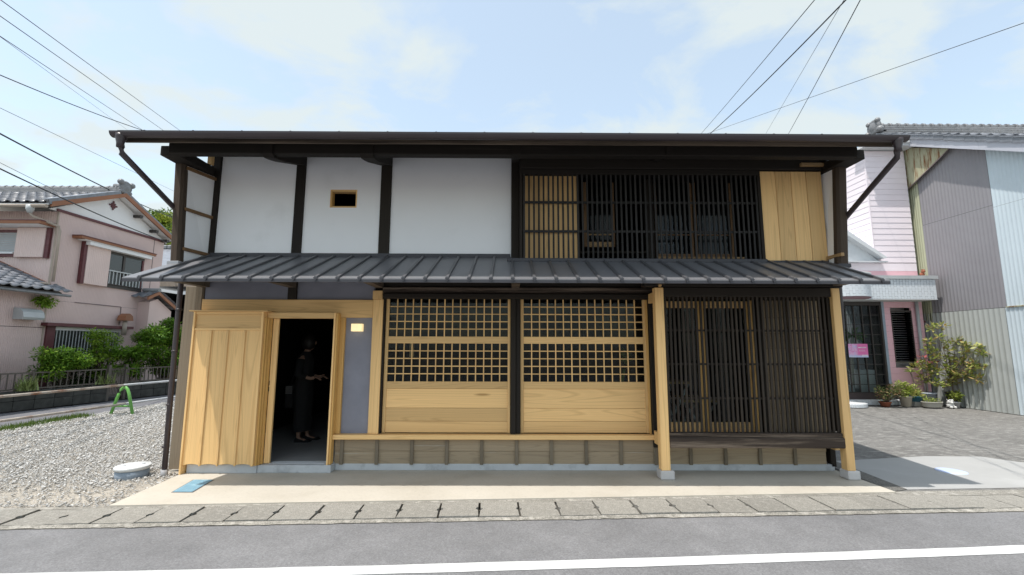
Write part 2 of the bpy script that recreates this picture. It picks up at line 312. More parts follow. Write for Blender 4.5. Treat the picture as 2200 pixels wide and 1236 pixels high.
# right yard
structure(B().poly([(4.42,5.36,-.014),(40,7.05,-.014),(40,40,-.014),(4.42,40,-.014)],[(0,1,2,3)]).obj('yard_asphalt',M['lot']))
structure(B().poly([(4.62,5.42,-.010),(6.1,5.50,-.010),(7.35,5.55,-.010),(7.6,6.35,-.010),(7.15,7.0,-.010),(6.33,7.02,-.010),(4.72,6.72,-.010)],[(0,1,2,3,4,5,6)]).obj('concrete_patch',M['patch']))
structure(B().poly([(4.41,5.34,-.006),(4.63,5.42,-.006),(4.73,6.8,-.006),(4.46,6.9,-.006)],[(0,1,2,3)]).obj('gravel_strip',M['strip']))
mh=B().lathe([(.165,-.05),(.165,-.004),(.155,-.002),(.02,-.002)],(5.90,6.19,0),28).obj('manhole_cover',plain('pale_plastic',(.50,.58,.78),.5,.03)); tag(mh,'round pale blue access cover set in the concrete patch right of the house','access cover')
hp=thing('hatch_plate','bright blue rectangular hatch plate in the cream forecourt by the entrance','hatch',(-3.68,5.49,0))
def hq(z,o): 
    P=[(-3.753,5.262),(-3.526,5.262),(-3.594,5.72),(-3.836,5.72)]; c=(-3.677,5.49)
    return [(c[0]+(x-c[0])*(1-o/.12),c[1]+(y-c[1])*(1-o/.23)) for x,y in P]
B().prism(hq(0,-.008),'z',-.02,.003).obj('frame',plain('plate_frame',(.14,.14,.15),.5),hp)
cv=B().prism(hq(0,.008),'z',-.01,.007)
cv.obj('cover',plain('blue_plate',(.20,.37,.47),.5,.12,20),hp)
bl=plain('blue_plate_raised',(.26,.44,.54),.5,.12,20); bb=B()
for i in range(9):
    for j in range(18):
        x=-3.735+i*.0235-(j*.0245)*.165; y=5.283+j*.0245
        if abs(i-4)<2 and 7<j<11: continue
        bb.box(x,x+.014,y,y+.014,.007,.0095)
bb.box(-3.705,-3.64,5.475,5.515,.007,.0095); tag(bb.obj('tread_pattern',bl,hp),kind='stuff')
pc=thing('access_pipe','round grey plastic inspection pipe with a white lid standing in the gravel','access pipe',(-4.77,5.95,0))
B().lathe([(.178,-.06),(.178,.085),(.17,.085),(.17,-.06)],(-4.77,5.95,0),32,.98,.98).obj('pipe',plain('pvc_grey',(.25,.30,.36),.5,.06,3),pc)
B().lathe([(.192,.075),(.195,.108),(.187,.116),(.0,.118)],(-4.77,5.95,0),32,.98,.98).obj('lid',plain('pvc_pale',(.62,.63,.63),.5,.05,3),pc)
for x,y in ((-4.84,5.9),(-4.69,6.02)): B().box(x-.012,x+.012,y-.012,y+.012,.117,.124).obj('lid_knob',plain('pvc_mid',(.4,.42,.44)),pc)
# ---------------------------------------------------------------- the timber shop house
H=thing('timber_house','long two-storey black timber shop house with white plaster and new cedar joinery','building',(0,9,0))
def hb(name,c,mat,bev=.004,parent=None): return bx(name,c,mat,parent or H,bev)
YW=6.18
# shell
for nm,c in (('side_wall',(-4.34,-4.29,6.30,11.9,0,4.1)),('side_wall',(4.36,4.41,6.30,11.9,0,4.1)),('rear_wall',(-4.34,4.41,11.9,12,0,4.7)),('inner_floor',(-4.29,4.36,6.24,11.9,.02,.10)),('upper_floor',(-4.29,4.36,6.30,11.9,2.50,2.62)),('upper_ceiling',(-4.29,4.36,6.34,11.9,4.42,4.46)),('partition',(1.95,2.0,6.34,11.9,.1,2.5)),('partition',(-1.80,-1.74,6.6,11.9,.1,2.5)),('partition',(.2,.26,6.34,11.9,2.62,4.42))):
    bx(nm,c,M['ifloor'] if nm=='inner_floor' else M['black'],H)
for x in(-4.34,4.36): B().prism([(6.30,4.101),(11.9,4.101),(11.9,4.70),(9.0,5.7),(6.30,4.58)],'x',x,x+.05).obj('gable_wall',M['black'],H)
# foundation, step
hb('foundation',(-2.29,4.33,6.165,6.30,0,.082),M['found']); hb('foundation',(-4.14,-3.245,6.02,6.30,0,.11),M['found']); hb('step',(-3.243,-2.295,6.03,6.238,0,.096),M['found'],.006)
for y in (6.10,6.15,6.20): bx('sill_track',(-3.13,-2.37,y,y+.012,.096,.101),M['silver'],H)
# weathered apron boards and battens
for (z0,z1,dy) in ((.245,.404,.012),(.078,.2445,.0)):
    xs=[-2.31,-.84,.55,1.93,3.32,4.235]
    for a,b_ in zip(xs,xs[1:]): bx('apron_board',(a+.001,b_-.001,YW-.006-dy,YW+.02-dy,z0,z1),M['weathx'],H,.003)
for i in range(15):
    x=-2.208+.4625*i
    if x>4.25: break
    bx('apron_batten',(x-.022,x+.022,YW-.040,YW-.0185,.076,.403),M['weathz'],H,.003)
hb('sill',(-2.345,1.995,6.085,6.20,.404,.465),M['cedx'],.006)
hb('corner_sill_block',(1.915,1.985,5.88,6.08,.37,.53),M['cedx'])
# lower left corner
hb('side_board',(-4.505,-4.36,6.20,6.235,0,2.44),M['sideboard']); hb('corner_post',(-4.355,-4.235,6.17,6.28,.0,2.47),M['logpost'],.02)
hb('lintel',(-4.23,-1.877,6.15,6.25,2.012,2.256),M['cedx'])
for a,b_ in ((-4.23,-3.07),(-2.95,-1.88)): hb('band_plaster',(a,b_,6.20,6.25,2.257,2.86),M['grey'],0)
hb('stub_post',(-3.07,-2.95,6.165,6.26,2.257,2.86),M['darkz'])
# tobukuro (shutter box)
tb=B().box(-4.15,-3.26,5.99,6.15,.12,2.06).obj('shutter_box',M['cedz'],H)
bx('cap',(-4.235,-3.20,5.925,6.16,2.072,2.088),M['cedx'],tb,.003)
bx('stile',(-4.185,-4.160,5.945,6.15,.0,2.071),M['cedz'],tb,.003); bx('stile',(-3.288,-3.258,5.948,6.15,.10,2.071),M['cedz'],tb,.003)
bx('rail',(-4.159,-3.289,5.955,5.989,2.035,2.070),M['cedx'],tb,.003); bx('rail',(-4.159,-3.289,5.952,5.989,1.825,1.852),M['cedx'],tb,.003)
bx('top_panel',(-4.158,-3.290,5.972,5.989,1.853,2.034),M['cedx'],tb)
ex=[-4.159,-3.938,-3.716,-3.494,-3.289]
for a,b_ in zip(ex,ex[1:]):
    pts=[(a,1.824),(b_,1.824)]+[(b_+(a-b_)*u,.108+.018*math.sin(math.pi*u)**.8) for u in np.linspace(0,1,9)]
    B().prism(pts,'y',5.966,5.989).obj('board',M['cedz'],tb)
for x in ex[1:4]: bx('batten',(x-.011,x+.011,5.950,5.9655,.102,1.824),M['cedz'],tb,.003)
for i,(x0,x1,y0,y1,mm) in enumerate(((-3.256,-3.235,5.985,6.02,'yelz'),(-3.256,-3.222,6.022,6.06,'yelz'),(-3.256,-3.208,6.062,6.10,'yelz'))): bx('door_guide',(x0,x1,y0,y1,.098,2.0),M[mm],H,.002)
door=bx('sliding_door',(-3.206,-3.130,6.105,6.14,.10,1.99),M['cedz'],H,.003)
for z in (1.10,1.02): bx('finger_pull',(-3.204,-3.198,6.098,6.1048,z,z+.06),M['darkz'],door)
hb('door_head',(-3.256,-2.362,6.035,6.145,1.992,2.070),M['cedx']); hb('door_jamb',(-2.362,-2.338,6.035,6.14,.097,2.071),M['cedz']); hb('door_jamb',(-2.337,-2.312,6.05,6.145,.097,2.066),M['yelz'])
hb('door_post',(-2.337,-2.250,6.147,6.25,.466,2.011),M['yelz'])
hb('wall_plaster',(-2.2495,-1.878,6.19,6.25,.466,2.011),M['grey'],0)
p=hb('new_post',(-1.875,-1.737,6.14,6.26,.466,2.262),M['cedz'],.005); bx('post_block',(-1.885,-1.752,6.142,6.26,2.263,2.385),M['cedz'],p,.004)
# beam over windows, centre post, right old post
hb('window_beam',(-1.735,1.99,6.10,6.26,2.275,2.345),M['darkx'],.01); hb('window_beam',(-1.75,2.02,6.13,6.26,2.352,2.44),M['koshi'],.015); hb('wall_beam',(-1.75,2.02,6.16,6.28,2.45,2.84),M['darkx'],.01)
hb('old_post',(.020,.092,6.14,6.27,.466,2.275),M['koshi'] if 0 else M['darkz'],.005); hb('old_post',(.094,.153,6.16,6.27,.466,2.275),M['darkz'],.005)
hb('old_post',(1.925,2.03,6.13,6.27,.30,2.275),M['darkz'],.006); hb('old_post',(-1.734,-1.712,6.16,6.26,.466,2.275),M['darkz'],.003)
# lattice windows
def sash(x0,x1):
    s=bx('lattice_window',(x0+.01,x1-.01,6.275,6.29,.466,.50),M['cedx'],H)
    y0,y1=6.205,6.245; iw=.044
    bx('stile',(x0,x0+iw,y0,y1,.470,2.275),M['cedz'],s,.003); bx('stile',(x1-iw+.008,x1,y0,y1,.470,2.275),M['cedz'],s,.003)
    a,b_=x0+iw,x1-iw+.008
    for z0,z1 in ((1.662,1.757),(1.052,1.147)): bx('rail',(a+.0005,b_-.0005,y0+.001,y1,z0,z1),M['cedx'],s,.003)
    zz=[.472,.622,.795,1.051]
    for z0,z1 in zip(zz,zz[1:]): bx('panel_board',(a+.0005,b_-.0005,y0+.010,y1,z0+.0016,z1-.0016),M['cedx'],s,.002)
    pw=(b_-a)/15; vm=None
    for z0,z1 in ((1.757,2.275),(1.147,1.662)):
        vm=B().box(-.0075,.0075,0,.018,.0005,z1-z0-.0005,.0012).mesh('lattice_bar',M['cedz'])
        for k in range(1,15): inst('lattice_bar',vm,s,T((a+pw*k,y0+.002,z0)))
        for k in range(1,5): bx('cross_bar',(a+.0005,b_-.0005,y0+.0055,y0+.0195,z0+.1032*k-.007,z0+.1032*k+.007),M['cedx'],s,.001)
        bx('pane',(a,b_,y0+.024,y0+.028,z0,z1),M['glass'],s)
sash(-1.708,.017); sash(.156,1.893)
hb('window_edge',(1.894,1.922,6.19,6.26,.466,2.275),M['yelz'])
# right bay: koshi lattice on new posts
for x0,x1 in ((1.89,2.003),(4.20,4.303)):
    s=B().box(x0-.018 if x0<3 else x0-.006,x1+.045,5.735,5.90,0,.108,.012).obj('base_stone',M['stone'],H)
    bx('bay_post',(x0,x1,5.752,5.862,.108,2.39),M['cedz'],H,.005)
hb('tie_beam',(1.912,1.975,5.862,6.12,2.215,2.345),M['cedx']); hb('tie_block',(1.935,1.965,5.70,5.75,2.40,2.44),M['cedx'])
hb('bay_beam',(2.003,4.235,5.755,5.872,.372,.505),M['koshi'],.014); hb('bay_sill',(2.01,4.195,5.775,5.875,.507,.553),M['koshi'],.006)
hb('bay_head',(2.003,4.205,5.77,5.87,2.275,2.40),M['darkx'],.01); hb('bay_plate',(-4.20,4.40,5.74,5.88,2.425,2.50),M['darkx'],.01) if 0 else hb('bay_plate',(1.75,4.36,5.755,5.885,2.405,2.50),M['darkx'],.01)
vm=B().box(-.0138,.0138,0,.02,0,1.722,.002).mesh('lattice_bar',M['bar'])
n=38
for k in range(n):
    x=2.036+(4.172-2.036)*k/(n-1)
    inst('lattice_bar',vm,H,T((x+random.uniform(-.0015,.0015),5.805,.553))@Matrix.Rotation(random.uniform(-.0012,.0012),4,'Y'))
for z in (.974,1.405,1.838): hb('lattice_rail',(2.005,4.195,5.826,5.84,z-.013,z+.013),M['bar'],.002)
hb('bay_corner',(4.172,4.198,5.80,5.95,.56,2.27),M['darkz'],.003)
# behind the koshi: glazed doors and clad wall
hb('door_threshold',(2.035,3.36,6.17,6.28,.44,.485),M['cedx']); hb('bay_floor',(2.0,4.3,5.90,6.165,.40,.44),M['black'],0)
for a,b_ in ((2.06,2.66),(2.66,3.34)):
    d=bx('glazed_door',(a+.01,b_-.01,6.285,6.295,.487,.50),M['cedx'],H)
    for x0,x1 in ((a,a+.055),(b_-.055,b_)): bx('stile',(x0+.001,x1-.001,6.22,6.26,.487,2.26),M['yelz'],d,.002)
    for z0,z1 in ((.487,.612),(2.165,2.26)): bx('rail',(a+.0555,b_-.0555,6.222,6.258,z0,z1),M['cedx'],d,.002)
    bx('pane',(a+.055,b_-.055,6.238,6.242,.612,2.165),M['glass'],d)
hb('door_frame_post',(3.345,3.40,6.19,6.27,.45,2.27),M['yelz'],.003); hb('door_frame_post',(3.45,3.50,6.16,6.27,.45,2.27),M['darkz'],.003)
zz=[.445,.518,.738,.960,1.172,1.391,1.600,1.811,2.03,2.27]
for z0,z1 in zip(zz,zz[1:]): bx('clad_board',(3.50,4.335,YW-.002+random.uniform(0,.004),YW+.03,z0+.004,z1),M['clad'],H,.004)
hb('clad_batten',(3.84,3.885,YW-.03,YW-.003,.445,2.27),M['weathz'],.003)
hb('bay_tail',(4.24,4.33,6.0,6.16,.30,.40),M['cedx']); hb('old_post',(4.245,4.34,6.06,6.16,.09,2.30) if 0 else (4.29,4.36,6.165,6.28,.05,2.4),M['darkz'])
hb('under_beam',(2.0,4.3,5.95,6.16,2.28,2.40),M['darkx'],.005)
# ------- pent roof
def hz(y): return 2.385+.417*(y-5.01)
PR=B().poly([(-4.36,5.03,hz(5.03)-.045),(4.33,5.03,hz(5.03)-.045),(4.33,6.16,hz(6.16)-.045),(-4.36,6.16,hz(6.16)-.045),(-4.36,5.03,hz(5.03)-.015),(4.33,5.03,hz(5.03)-.015),(4.33,6.16,hz(6.16)-.015),(-4.36,6.16,hz(6.16)-.015)],[(0,1,2,3),(4,5,6,7),(0,1,5,4),(3,2,6,7),(0,3,7,4),(1,2,6,5)]).obj('pent_roof',M['darkx'],H)
xs=[-4.369]+[-4.17+.2475*k for k in range(35)]+[4.338]
for a,b_ in zip(xs,xs[1:]):
    yt=6.155 if (a+b_)/2<.02 else 5.93; j=random.uniform(-.0015,.0015)
    B().poly([(a,5.008,hz(5.008)-.012),(b_,5.008,hz(5.008)-.012),(b_,yt,hz(yt)-.012),(a,yt,hz(yt)-.012),(a,5.008,hz(5.008)),(b_,5.008,hz(5.008)),(b_,yt,hz(yt)+j),(a,yt,hz(yt)+j)],[(0,1,2,3),(4,5,6,7),(0,1,5,4),(3,2,6,7),(0,3,7,4),(1,2,6,5)]).obj('roof_pan',M['roof'],PR)
for x in xs[1:-1]:
    yt=6.15 if x<.02 else 5.93
    w0,w1,h=.020,.016,.026; y0,y1=5.0,yt; bb=B()
    bb.poly([(x-w0,y0,hz(y0)+.001),(x+w0,y0,hz(y0)+.001),(x+w1,y0,hz(y0)+h),(x-w1,y0,hz(y0)+h),(x-w0,y1,hz(y1)+.001),(x+w0,y1,hz(y1)+.001),(x+w1,y1,hz(y1)+h),(x-w1,y1,hz(y1)+h)],[(0,1,2,3),(4,5,6,7),(0,1,5,4),(1,2,6,5),(2,3,7,6),(3,0,4,7)])
    s=bb.obj('seam_batten',M['seamshade'],PR)
    B().poly([(x-.026,4.996,hz(5.0)+.012),(x+.026,4.996,hz(5.0)+.012),(x,4.996,hz(5.0)-.032),(x-.026,5.0,hz(5.0)+.012),(x+.026,5.0,hz(5.0)+.012),(x,5.0,hz(5.0)-.032)],[(0,1,2),(3,5,4),(0,3,4,1),(1,4,5,2),(2,5,3,0)]).obj('end_flap',M['rooff'],s)
bx('eave_trim',(-4.369,4.338,5.0085,5.028,hz(5.01)-.045,hz(5.01)-.0125),M['rooff'],PR)
bx('flashing',(-4.17,.012,6.128,6.163,2.838,2.905),M['rooff'],PR); bx('flashing',(-.03,3.47,5.880,5.925,2.745,2.80),M['rooff'],PR,.006); bx('flashing',(3.48,4.34,5.91,5.927,2.765,2.785),M['rooff'],PR)
for x,mm in ((-4.21,'logpost'),(-3.01,'fascia'),(-1.80,'fascia'),(.085,'fascia'),(1.95,'darkx'),(4.28,'fascia')):
    yo=5.22; B().prism([(6.17,2.425),(6.17,hz(6.17)-.05),(yo,hz(yo)-.05),(yo,2.42)],'x',x-.055,x+.055).obj('roof_arm',M[mm],PR)
# ------- upper storey
for a,b_ in ((-4.155,-3.072),(-1.699,.022)): hb('wall_plaster',(a,b_,6.205,6.26,2.87,4.45),M['white'],0)
sx0,sx1,sz0,sz1=-2.575,-2.19,3.585,3.852
B().box(-2.938,sx0,6.205,6.26,2.87,4.45).box(sx1,-1.852,6.205,6.26,2.87,4.45).box(sx0,sx1,6.205,6.26,2.87,sz0).box(sx0,sx1,6.205,6.26,sz1,4.45).obj('wall_plaster',M['white'],H)
sw=bx('slot_window',(sx0,sx0+.028,6.21,6.30,sz0,sz1),M['yelz'],H)
for c in ((sx1-.018,sx1,6.207,6.30,sz0,sz1),(sx0+.028,sx1-.018,6.207,6.30,sz0,sz0+.022),(sx0+.028,sx1-.018,6.207,6.30,sz1-.03,sz1)): bx('frame',c,M['cedx'],sw)
for a,b_ in ((sx0+.012,sx0+.018),): bx('frame_step',(a,b_,6.204,6.2098,sz0+.01,sz1-.01),M['cedz'],sw)
hb('corner_post',(-4.29,-4.16,6.17,6.30,2.60,4.45),M['darkz']); hb('wall_post',(-3.07,-2.94,6.175,6.27,2.86,4.42),M['darkz']); hb('wall_post',(-1.85,-1.70,6.175,6.27,2.86,4.42),M['darkz'])
hb('wall_post',(.024,.135,6.12,6.28,2.78,4.42),M['darkz'],.006)
hb('wall_plate',(-4.29,4.36,6.262,6.34,4.36,4.5),M['darkx']); 
for x0,x1 in ((-3.07,-2.94),(-1.86,-1.70)):
    B().prism([(6.175,4.205),(6.175,4.45),(5.28,4.13),(5.28,3.99),(5.34,3.952),(5.45,3.972),(5.60,4.01)],'x',x0,x1).obj('cantilever_arm',M['darkz'],H)
for x0,x1 in ((.03,.13),(1.95,2.05)): B().prism([(6.175,4.25),(6.175,4.45),(5.28,4.13),(5.28,3.99)],'x',x0,x1).obj('cantilever_arm',M['darkz'],H)
hb('eave_beam',(-4.24,4.36,5.30,5.42,3.99,4.125),M['darkx'],.008)
M['wingp']=wood('worn_post',(.07,.05,.036),(.018,.014,.012),'z',.85,1.3,.12,((.22,.15,.09),3.2,.6),.6)
# wing walls
for sgn,xw in ((-1,-4.255),(1,4.345)):
    xa,xb,xc,xd=(-4.395,-4.27,-4.465,-4.335) if sgn<0 else (4.29,4.43,4.385,4.53)
    wing=B(); c_=.028
    def ring(x0,x1,z): return [(x0+c_,5.70,z),(x1-c_,5.70,z),(x1,5.70+c_,z),(x1,5.82-c_,z),(x1-c_,5.82,z),(x0+c_,5.82,z),(x0,5.82-c_,z),(x0,5.70+c_,z)]
    wing.poly(ring(xa,xb,2.66)+ring(xc,xd,4.035),[tuple(range(7,-1,-1)),tuple(range(8,16))]+[(k,(k+1)%8,(k+1)%8+8,k+8) for k in range(8)])
    wing=wing.obj('wing_post',M['wingp'],H)
    bx('post_flashing',(xa-.015,xb+.01,5.685,5.835,2.655,2.705),M['cap'] if sgn<0 else M['rooff'],wing,.004)
    fx=lambda z: (xb if sgn<0 else xa)+((xd if sgn<0 else xc)-(xb if sgn<0 else xa))*(z-2.66)/1.375
    def panel(name,z0,z1,o0,o1,mm,bx_=(-4.225 if sgn<0 else 4.345)):
        P_=[]
        for z in (z0,z1): P_+=[(fx(z)+sgn*.004-sgn*o1,5.76,z),(fx(z)+sgn*.004-sgn*o0,5.76,z),(bx_-sgn*o0,6.169,z),(bx_-sgn*o1,6.169,z)]
        return B().poly(P_,[(0,1,2,3),(4,7,6,5),(0,4,5,1),(1,5,6,2),(2,6,7,3),(3,7,4,0)]).obj(name,mm,H)
    panel('wing_plaster',2.70,4.018 if sgn<0 else 4.02,-.035,0,M['white'])
    if sgn>0: bx('wing_plaster',(4.348,4.378,5.84,6.169,4.152,4.40),M['darkx'],H)
    bx('wing_arm',((-4.45,-4.22,5.44,6.168,4.022,4.15) if sgn<0 else (4.33,4.56,5.44,6.168,4.022,4.15)),M['darkx'],H,.008)
    if sgn<0:
        for z in (3.985,3.42,2.882): panel('wing_rail',z-.022,z+.018,.001,.03,M['brownx'])
        hb('new_strut',(-4.25,-4.19,6.02,6.08,4.152,4.43),M['cedz'])
    else: hb('wing_bracket',(4.30,4.343,5.66,5.95,2.80,2.845),M['verge'])
# upper lattice
hb('lattice_head',(.136,4.33,5.90,6.03,4.065,4.40),M['darkx'],.01); hb('lattice_lintel',(.136,3.47,5.915,6.02,3.985,4.062),M['darkx'],.006)
hb('lattice_post',(.137,.175,5.91,6.10,2.78,3.984),M['darkz'],.004); hb('lattice_post',(3.425,3.468,5.915,6.10,2.78,3.984),M['darkz'],.004)
vm=B().box(-.0125,.0125,0,.018,0,1.184,.002).mesh('lattice_bar',M['barup'])
n=49
for k in range(n):
    x=.199+(3.405-.199)*k/(n-1); inst('lattice_bar',vm,H,T((x+random.uniform(-.001,.001),5.925,2.80))@Matrix.Rotation(random.uniform(-.0012,.0012),4,'Y'))
for z in (3.594,3.185): hb('lattice_rail',(.176,3.424,5.944,5.958,z-.016,z+.016),M['barup'],.002)
for k in range(3): bx('backing_board',(.20+.243*k,.20+.243*(k+1)-.001,5.985,6.005,2.80,4.0),M['cedz'],H)
M['glassup']=glassmat('dim_glass',(.8,.85,.85),.05,.9)
def usash(x0,x1,zb,stl,rl,th):
    s=bx('sash_window',(x0+.01,x1-.01,6.28,6.29,zb,zb+.02),M['darkx'],H)
    for a,b_ in ((x0,x0+th),(x1-th,x1)): bx('stile',(a,b_,6.20,6.24,zb,3.98),M[stl],s)
    bx('rail',(x0+th+.001,x1-th-.001,6.202,6.238,zb,zb+.07),M[rl],s); bx('rail',(x0+th+.001,x1-th-.001,6.202,6.238,3.2,3.215),M[rl],s)
    bx('pane',(x0+th,x1-th,6.218,6.221,zb+.07,3.98),M['glass'],s)
usash(1.06,1.50,3.03,'brownx','verge',.045); usash(2.08,2.62,2.86,'brownx','brownx',.03); usash(2.64,3.20,2.86,'brownx','brownx',.035)
hb('window_sill',(2.06,3.30,6.12,6.198,2.825,2.875),M['verge']); hb('window_rail',(.95,2.05,6.16,6.198,2.93,2.96),M['darkx']); hb('inner_post',(.945,.99,6.10,6.2,2.75,4.0),M['darkz']); hb('inner_post',(1.93,2.04,6.12,6.25,2.75,4.0),M['darkz'])
# timber panel at upper right
e=[3.472,3.690,3.905,4.118,4.332]
sb=bx('shutter_panel',(3.475,4.33,5.96,6.10,2.79,4.045),M['cedz'],H)
for a,b_ in zip(e,e[1:]): bx('board',(a+.0025,b_-.0025,5.935,5.959,2.782,4.05),M['cedz'],sb,.004)
hb('support_block',(4.02,4.36,5.86,5.93,4.105,4.15),M['verge']); 
# ------- main roof
def rz(y): return 4.055+.42*(y-4.84)
RF=B().prism([(4.84,rz(4.84)-.028),(4.84,rz(4.84)),(9.1,rz(9.1)),(13.0,4.3),(13.0,4.24),(9.1,rz(9.1)-.06)],'x',-4.47,4.52).obj('main_roof',M['rooff'],H)
B().prism([(4.95,rz(4.95)-.062),(4.95,rz(4.95)-.032),(9.0,rz(9.0)-.032),(9.0,rz(9.0)-.062)],'x',-4.44,4.49).obj('soffit',M['darkx'],RF)
bx('eave_board',(-4.44,4.49,4.912,4.938,3.948,4.05),M['fascia'],RF)
for x0 in (-4.468,4.495): B().prism([(4.939,rz(4.939)-.105),(4.939,rz(4.939)-.030),(8.5,rz(8.5)-.030),(8.5,rz(8.5)-.105)],'x',x0,x0+.023).obj('verge_board',M['verge'],RF)
for k in range(19):
    x=-4.2+k*.465; B().prism([(4.94,rz(4.94)-.10),(4.94,rz(4.94)-.065),(6.25,rz(6.25)-.065),(6.25,rz(6.25)-.10)],'x',x-.02,x+.02).obj('rafter',M['darkx'],RF)
gt=B()
for r_,flip in ((.056,0),(.052,1)): pass
prof=[(4.82+.056*math.cos(t),4.013+.058*math.sin(t)) for t in np.linspace(math.pi,2*math.pi,11)]+[(4.82+.051*math.cos(t),4.013+.053*math.sin(t)) for t in np.linspace(2*math.pi,math.pi,11)]
gt=B().prism(prof,'x',-4.495,4.535).obj('gutter',M['gutter'],RF)
for f in gt.data.polygons: f.use_smooth=False
for x in (-4.494,4.529): B().prism(prof[:11],'x',x,x+.005).obj('gutter_end',M['gutter'],gt)
for k in range(16):
    x=-4.1+k*.545; bx('gutter_bracket',(x-.008,x+.008,4.762,4.912,4.011,4.021),M['gutter'],gt)
for sx,x0,xe,pts in ((-1,-4.40,0,[(-4.40,4.82,3.91),(-4.40,4.84,3.85),(-4.395,4.85,3.78),(-4.41,5.3,3.60),(-4.43,5.9,3.36),(-4.43,5.98,3.30),(-4.43,6.0,3.22),(-4.43,6.0,2.2),(-4.42,6.0,1.0),(-4.40,5.995,.06)]),(1,4.43,0,[(4.43,4.82,3.91),(4.43,4.84,3.85),(4.43,4.85,3.78),(4.45,5.3,3.56),(4.49,5.9,3.27),(4.50,5.98,3.22),(4.50,6.0,3.12),(4.50,6.02,2.2),(4.46,6.08,.06)])):
    d=B().tube(pts,.033,10).obj('downpipe',M['gutter'],gt)
    B().lathe([(.034,-.12),(.036,-.075),(.055,.0),(.058,.03)],(x0,4.82,3.96),14).obj('outlet',M['gutter'],d)
    z_=[1.55,.86,.33,2.1]
    if sx<0:
        for z in z_: B().lathe([(.036,-.012),(.038,-.012),(.038,.012),(.036,.012)],(-4.425,6.0,z),12).obj('pipe_clip',M['gutter'],d)
        B().lathe([(.041,-.06),(.041,.05),(.036,.05)],(-4.40,5.995,.0),14).obj('pipe_socket',plain('pvc_socket',(.33,.33,.34),.5),d)
# wall lamp
lm=thing('wall_lamp','lit square white paper wall lamp on the grey plaster beside the entrance','lamp',(-2.07,6.19,1.87))
m,t,b=newmat('lamp_glow',.5); b.inputs['Base Color'].default_value=(.8,.7,.5,1); b.inputs['Emission Color'].default_value=(1,.76,.36,1); b.inputs['Emission Strength'].default_value=.36
bx('shade',(-2.150,-2.045,6.105,6.187,1.822,1.925),m,lm,.004); bx('shade',(-2.0445,-2.005,6.115,6.187,1.822,1.925),m,lm,.004); bx('back_plate',(-2.152,-2.0,6.1875,6.1898,1.815,1.93),M['cap'],lm)
# ---------------------------------------------------------------- neighbours: shared builders
def corr(name,p0,p1,z0,ztop,pitch,amp,mat,parent,duty=.5,skew=.22):
    p0=Vector((*p0,0)); p1=Vector((*p1,0)); L=(p1-p0).length; u=(p1-p0)/L; nrm=Vector((u.y,-u.x,0)); n=max(1,round(L/pitch)); q=L/n
    s=[];h=[]
    for i in range(n):
        for f,a in ((0,0),(skew*.5,1),(duty-skew*.5+.0,1),(duty,0)): s.append((i+f)*q); h.append(a*amp)
    s.append(L);h.append(0); V=[];F=[]
    for i,(a,b_) in enumerate(zip(s,h)):
        p=p0+u*a+nrm*b_; zt=ztop(a) if callable(ztop) else ztop; zb=z0(a) if callable(z0) else z0
        V+=[(p.x,p.y,zb),(p.x,p.y,zt)]
        if i: F.append((2*i-2,2*i,2*i+1,2*i-1))
    return npobj(name,V,F,mat,parent)
def tile_mesh(name,w,l,mat):                     # x across, y downslope, z up
    X=np.linspace(0,w,8); Z=np.array([.030,.006,-.004,-.004,.006,.034,.044,.032])
    V=[];F=[]
    for y,dz in ((0,-.012),(-l,.012)):
        V+=[(x,y,z+dz) for x,z in zip(X,Z)]
    V+=[(x,-l,z-.014) for x,z in zip(X,Z)]
    for r in (0,8):
        for i in range(7): F.append((r+i,r+i+8,r+i+9,r+i+1))
    me=bpy.data.meshes.new(name); me.from_pydata(V,[],F); me.materials.append(mat)
    for p in me.polygons: p.use_smooth=p.index<7
    return me
def leaves(name,C,n,size,mat,parent,seed,up=.25,asp=.42,flat=.5,stuff=False):
    g=np.random.default_rng(seed); C=np.asarray(C,float); k=len(C); per=max(1,n//k); ctr=np.repeat(C,per,0); N=len(ctr)
    d=g.normal(size=(N,3)); d/=np.linalg.norm(d,axis=1)[:,None]; rad=g.random(N)**.45
    rr=ctr[:,3:4] if C.shape[1]==4 else ctr[:,3:6]
    p=ctr[:,:3]+d*rad[:,None]*rr
    t=d*.8+g.normal(0,.5,(N,3)); t[:,2]=t[:,2]*flat+up*g.normal(1,.6,N)-.15; t/=np.linalg.norm(t,axis=1)[:,None]
    s=np.cross(t,g.normal(0,.35,(N,3))+np.array([0,0,1])); s/=np.linalg.norm(s,axis=1)[:,None]+1e-9; nn_=np.cross(s,t)
    L=size*g.uniform(.55,1.3,N)[:,None]
    V=np.stack([p,p+t*L*.5+s*L*asp*.5-nn_*L*.06,p+t*L-nn_*L*.16*g.random((N,1)),p+t*L*.5-s*L*asp*.5-nn_*L*.06],1).reshape(-1,3)
    o=npobj(name,V,np.arange(4*N).reshape(-1,4),mat,parent)
    if stuff: o['kind']='stuff'
    return o
def stems(name,paths,mat,parent,n=6):
    b_=B()
    for pts,r in paths: b_.tube(pts,r,n)
    return b_.obj(name,mat,parent)
M['tile']=plain('roof_tile',(.19,.20,.225),.36,.25,5,.05,.55); M['tile2']=plain('ridge_tile',(.20,.205,.215),.5,.25,6,.1,.5)
M['siding']=plain('mauve_siding',(.67,.52,.49),.55,.05,1.2,0,.35,dirt=((.52,.40,.36),.8,.62),rnd=False)
M['sidpan']=plain('mauve_panel',(.70,.55,.51),.55,.05,1.5,0,.35)
M['maroon']=plain('maroon_trim',(.12,.035,.04),.5,.2,9,0,.4); M['rust_br']=plain('brown_barge',(.30,.135,.075),.6,.12,2,0,.3); M['seam']=plain('seam_dark',(.22,.17,.17),.7)
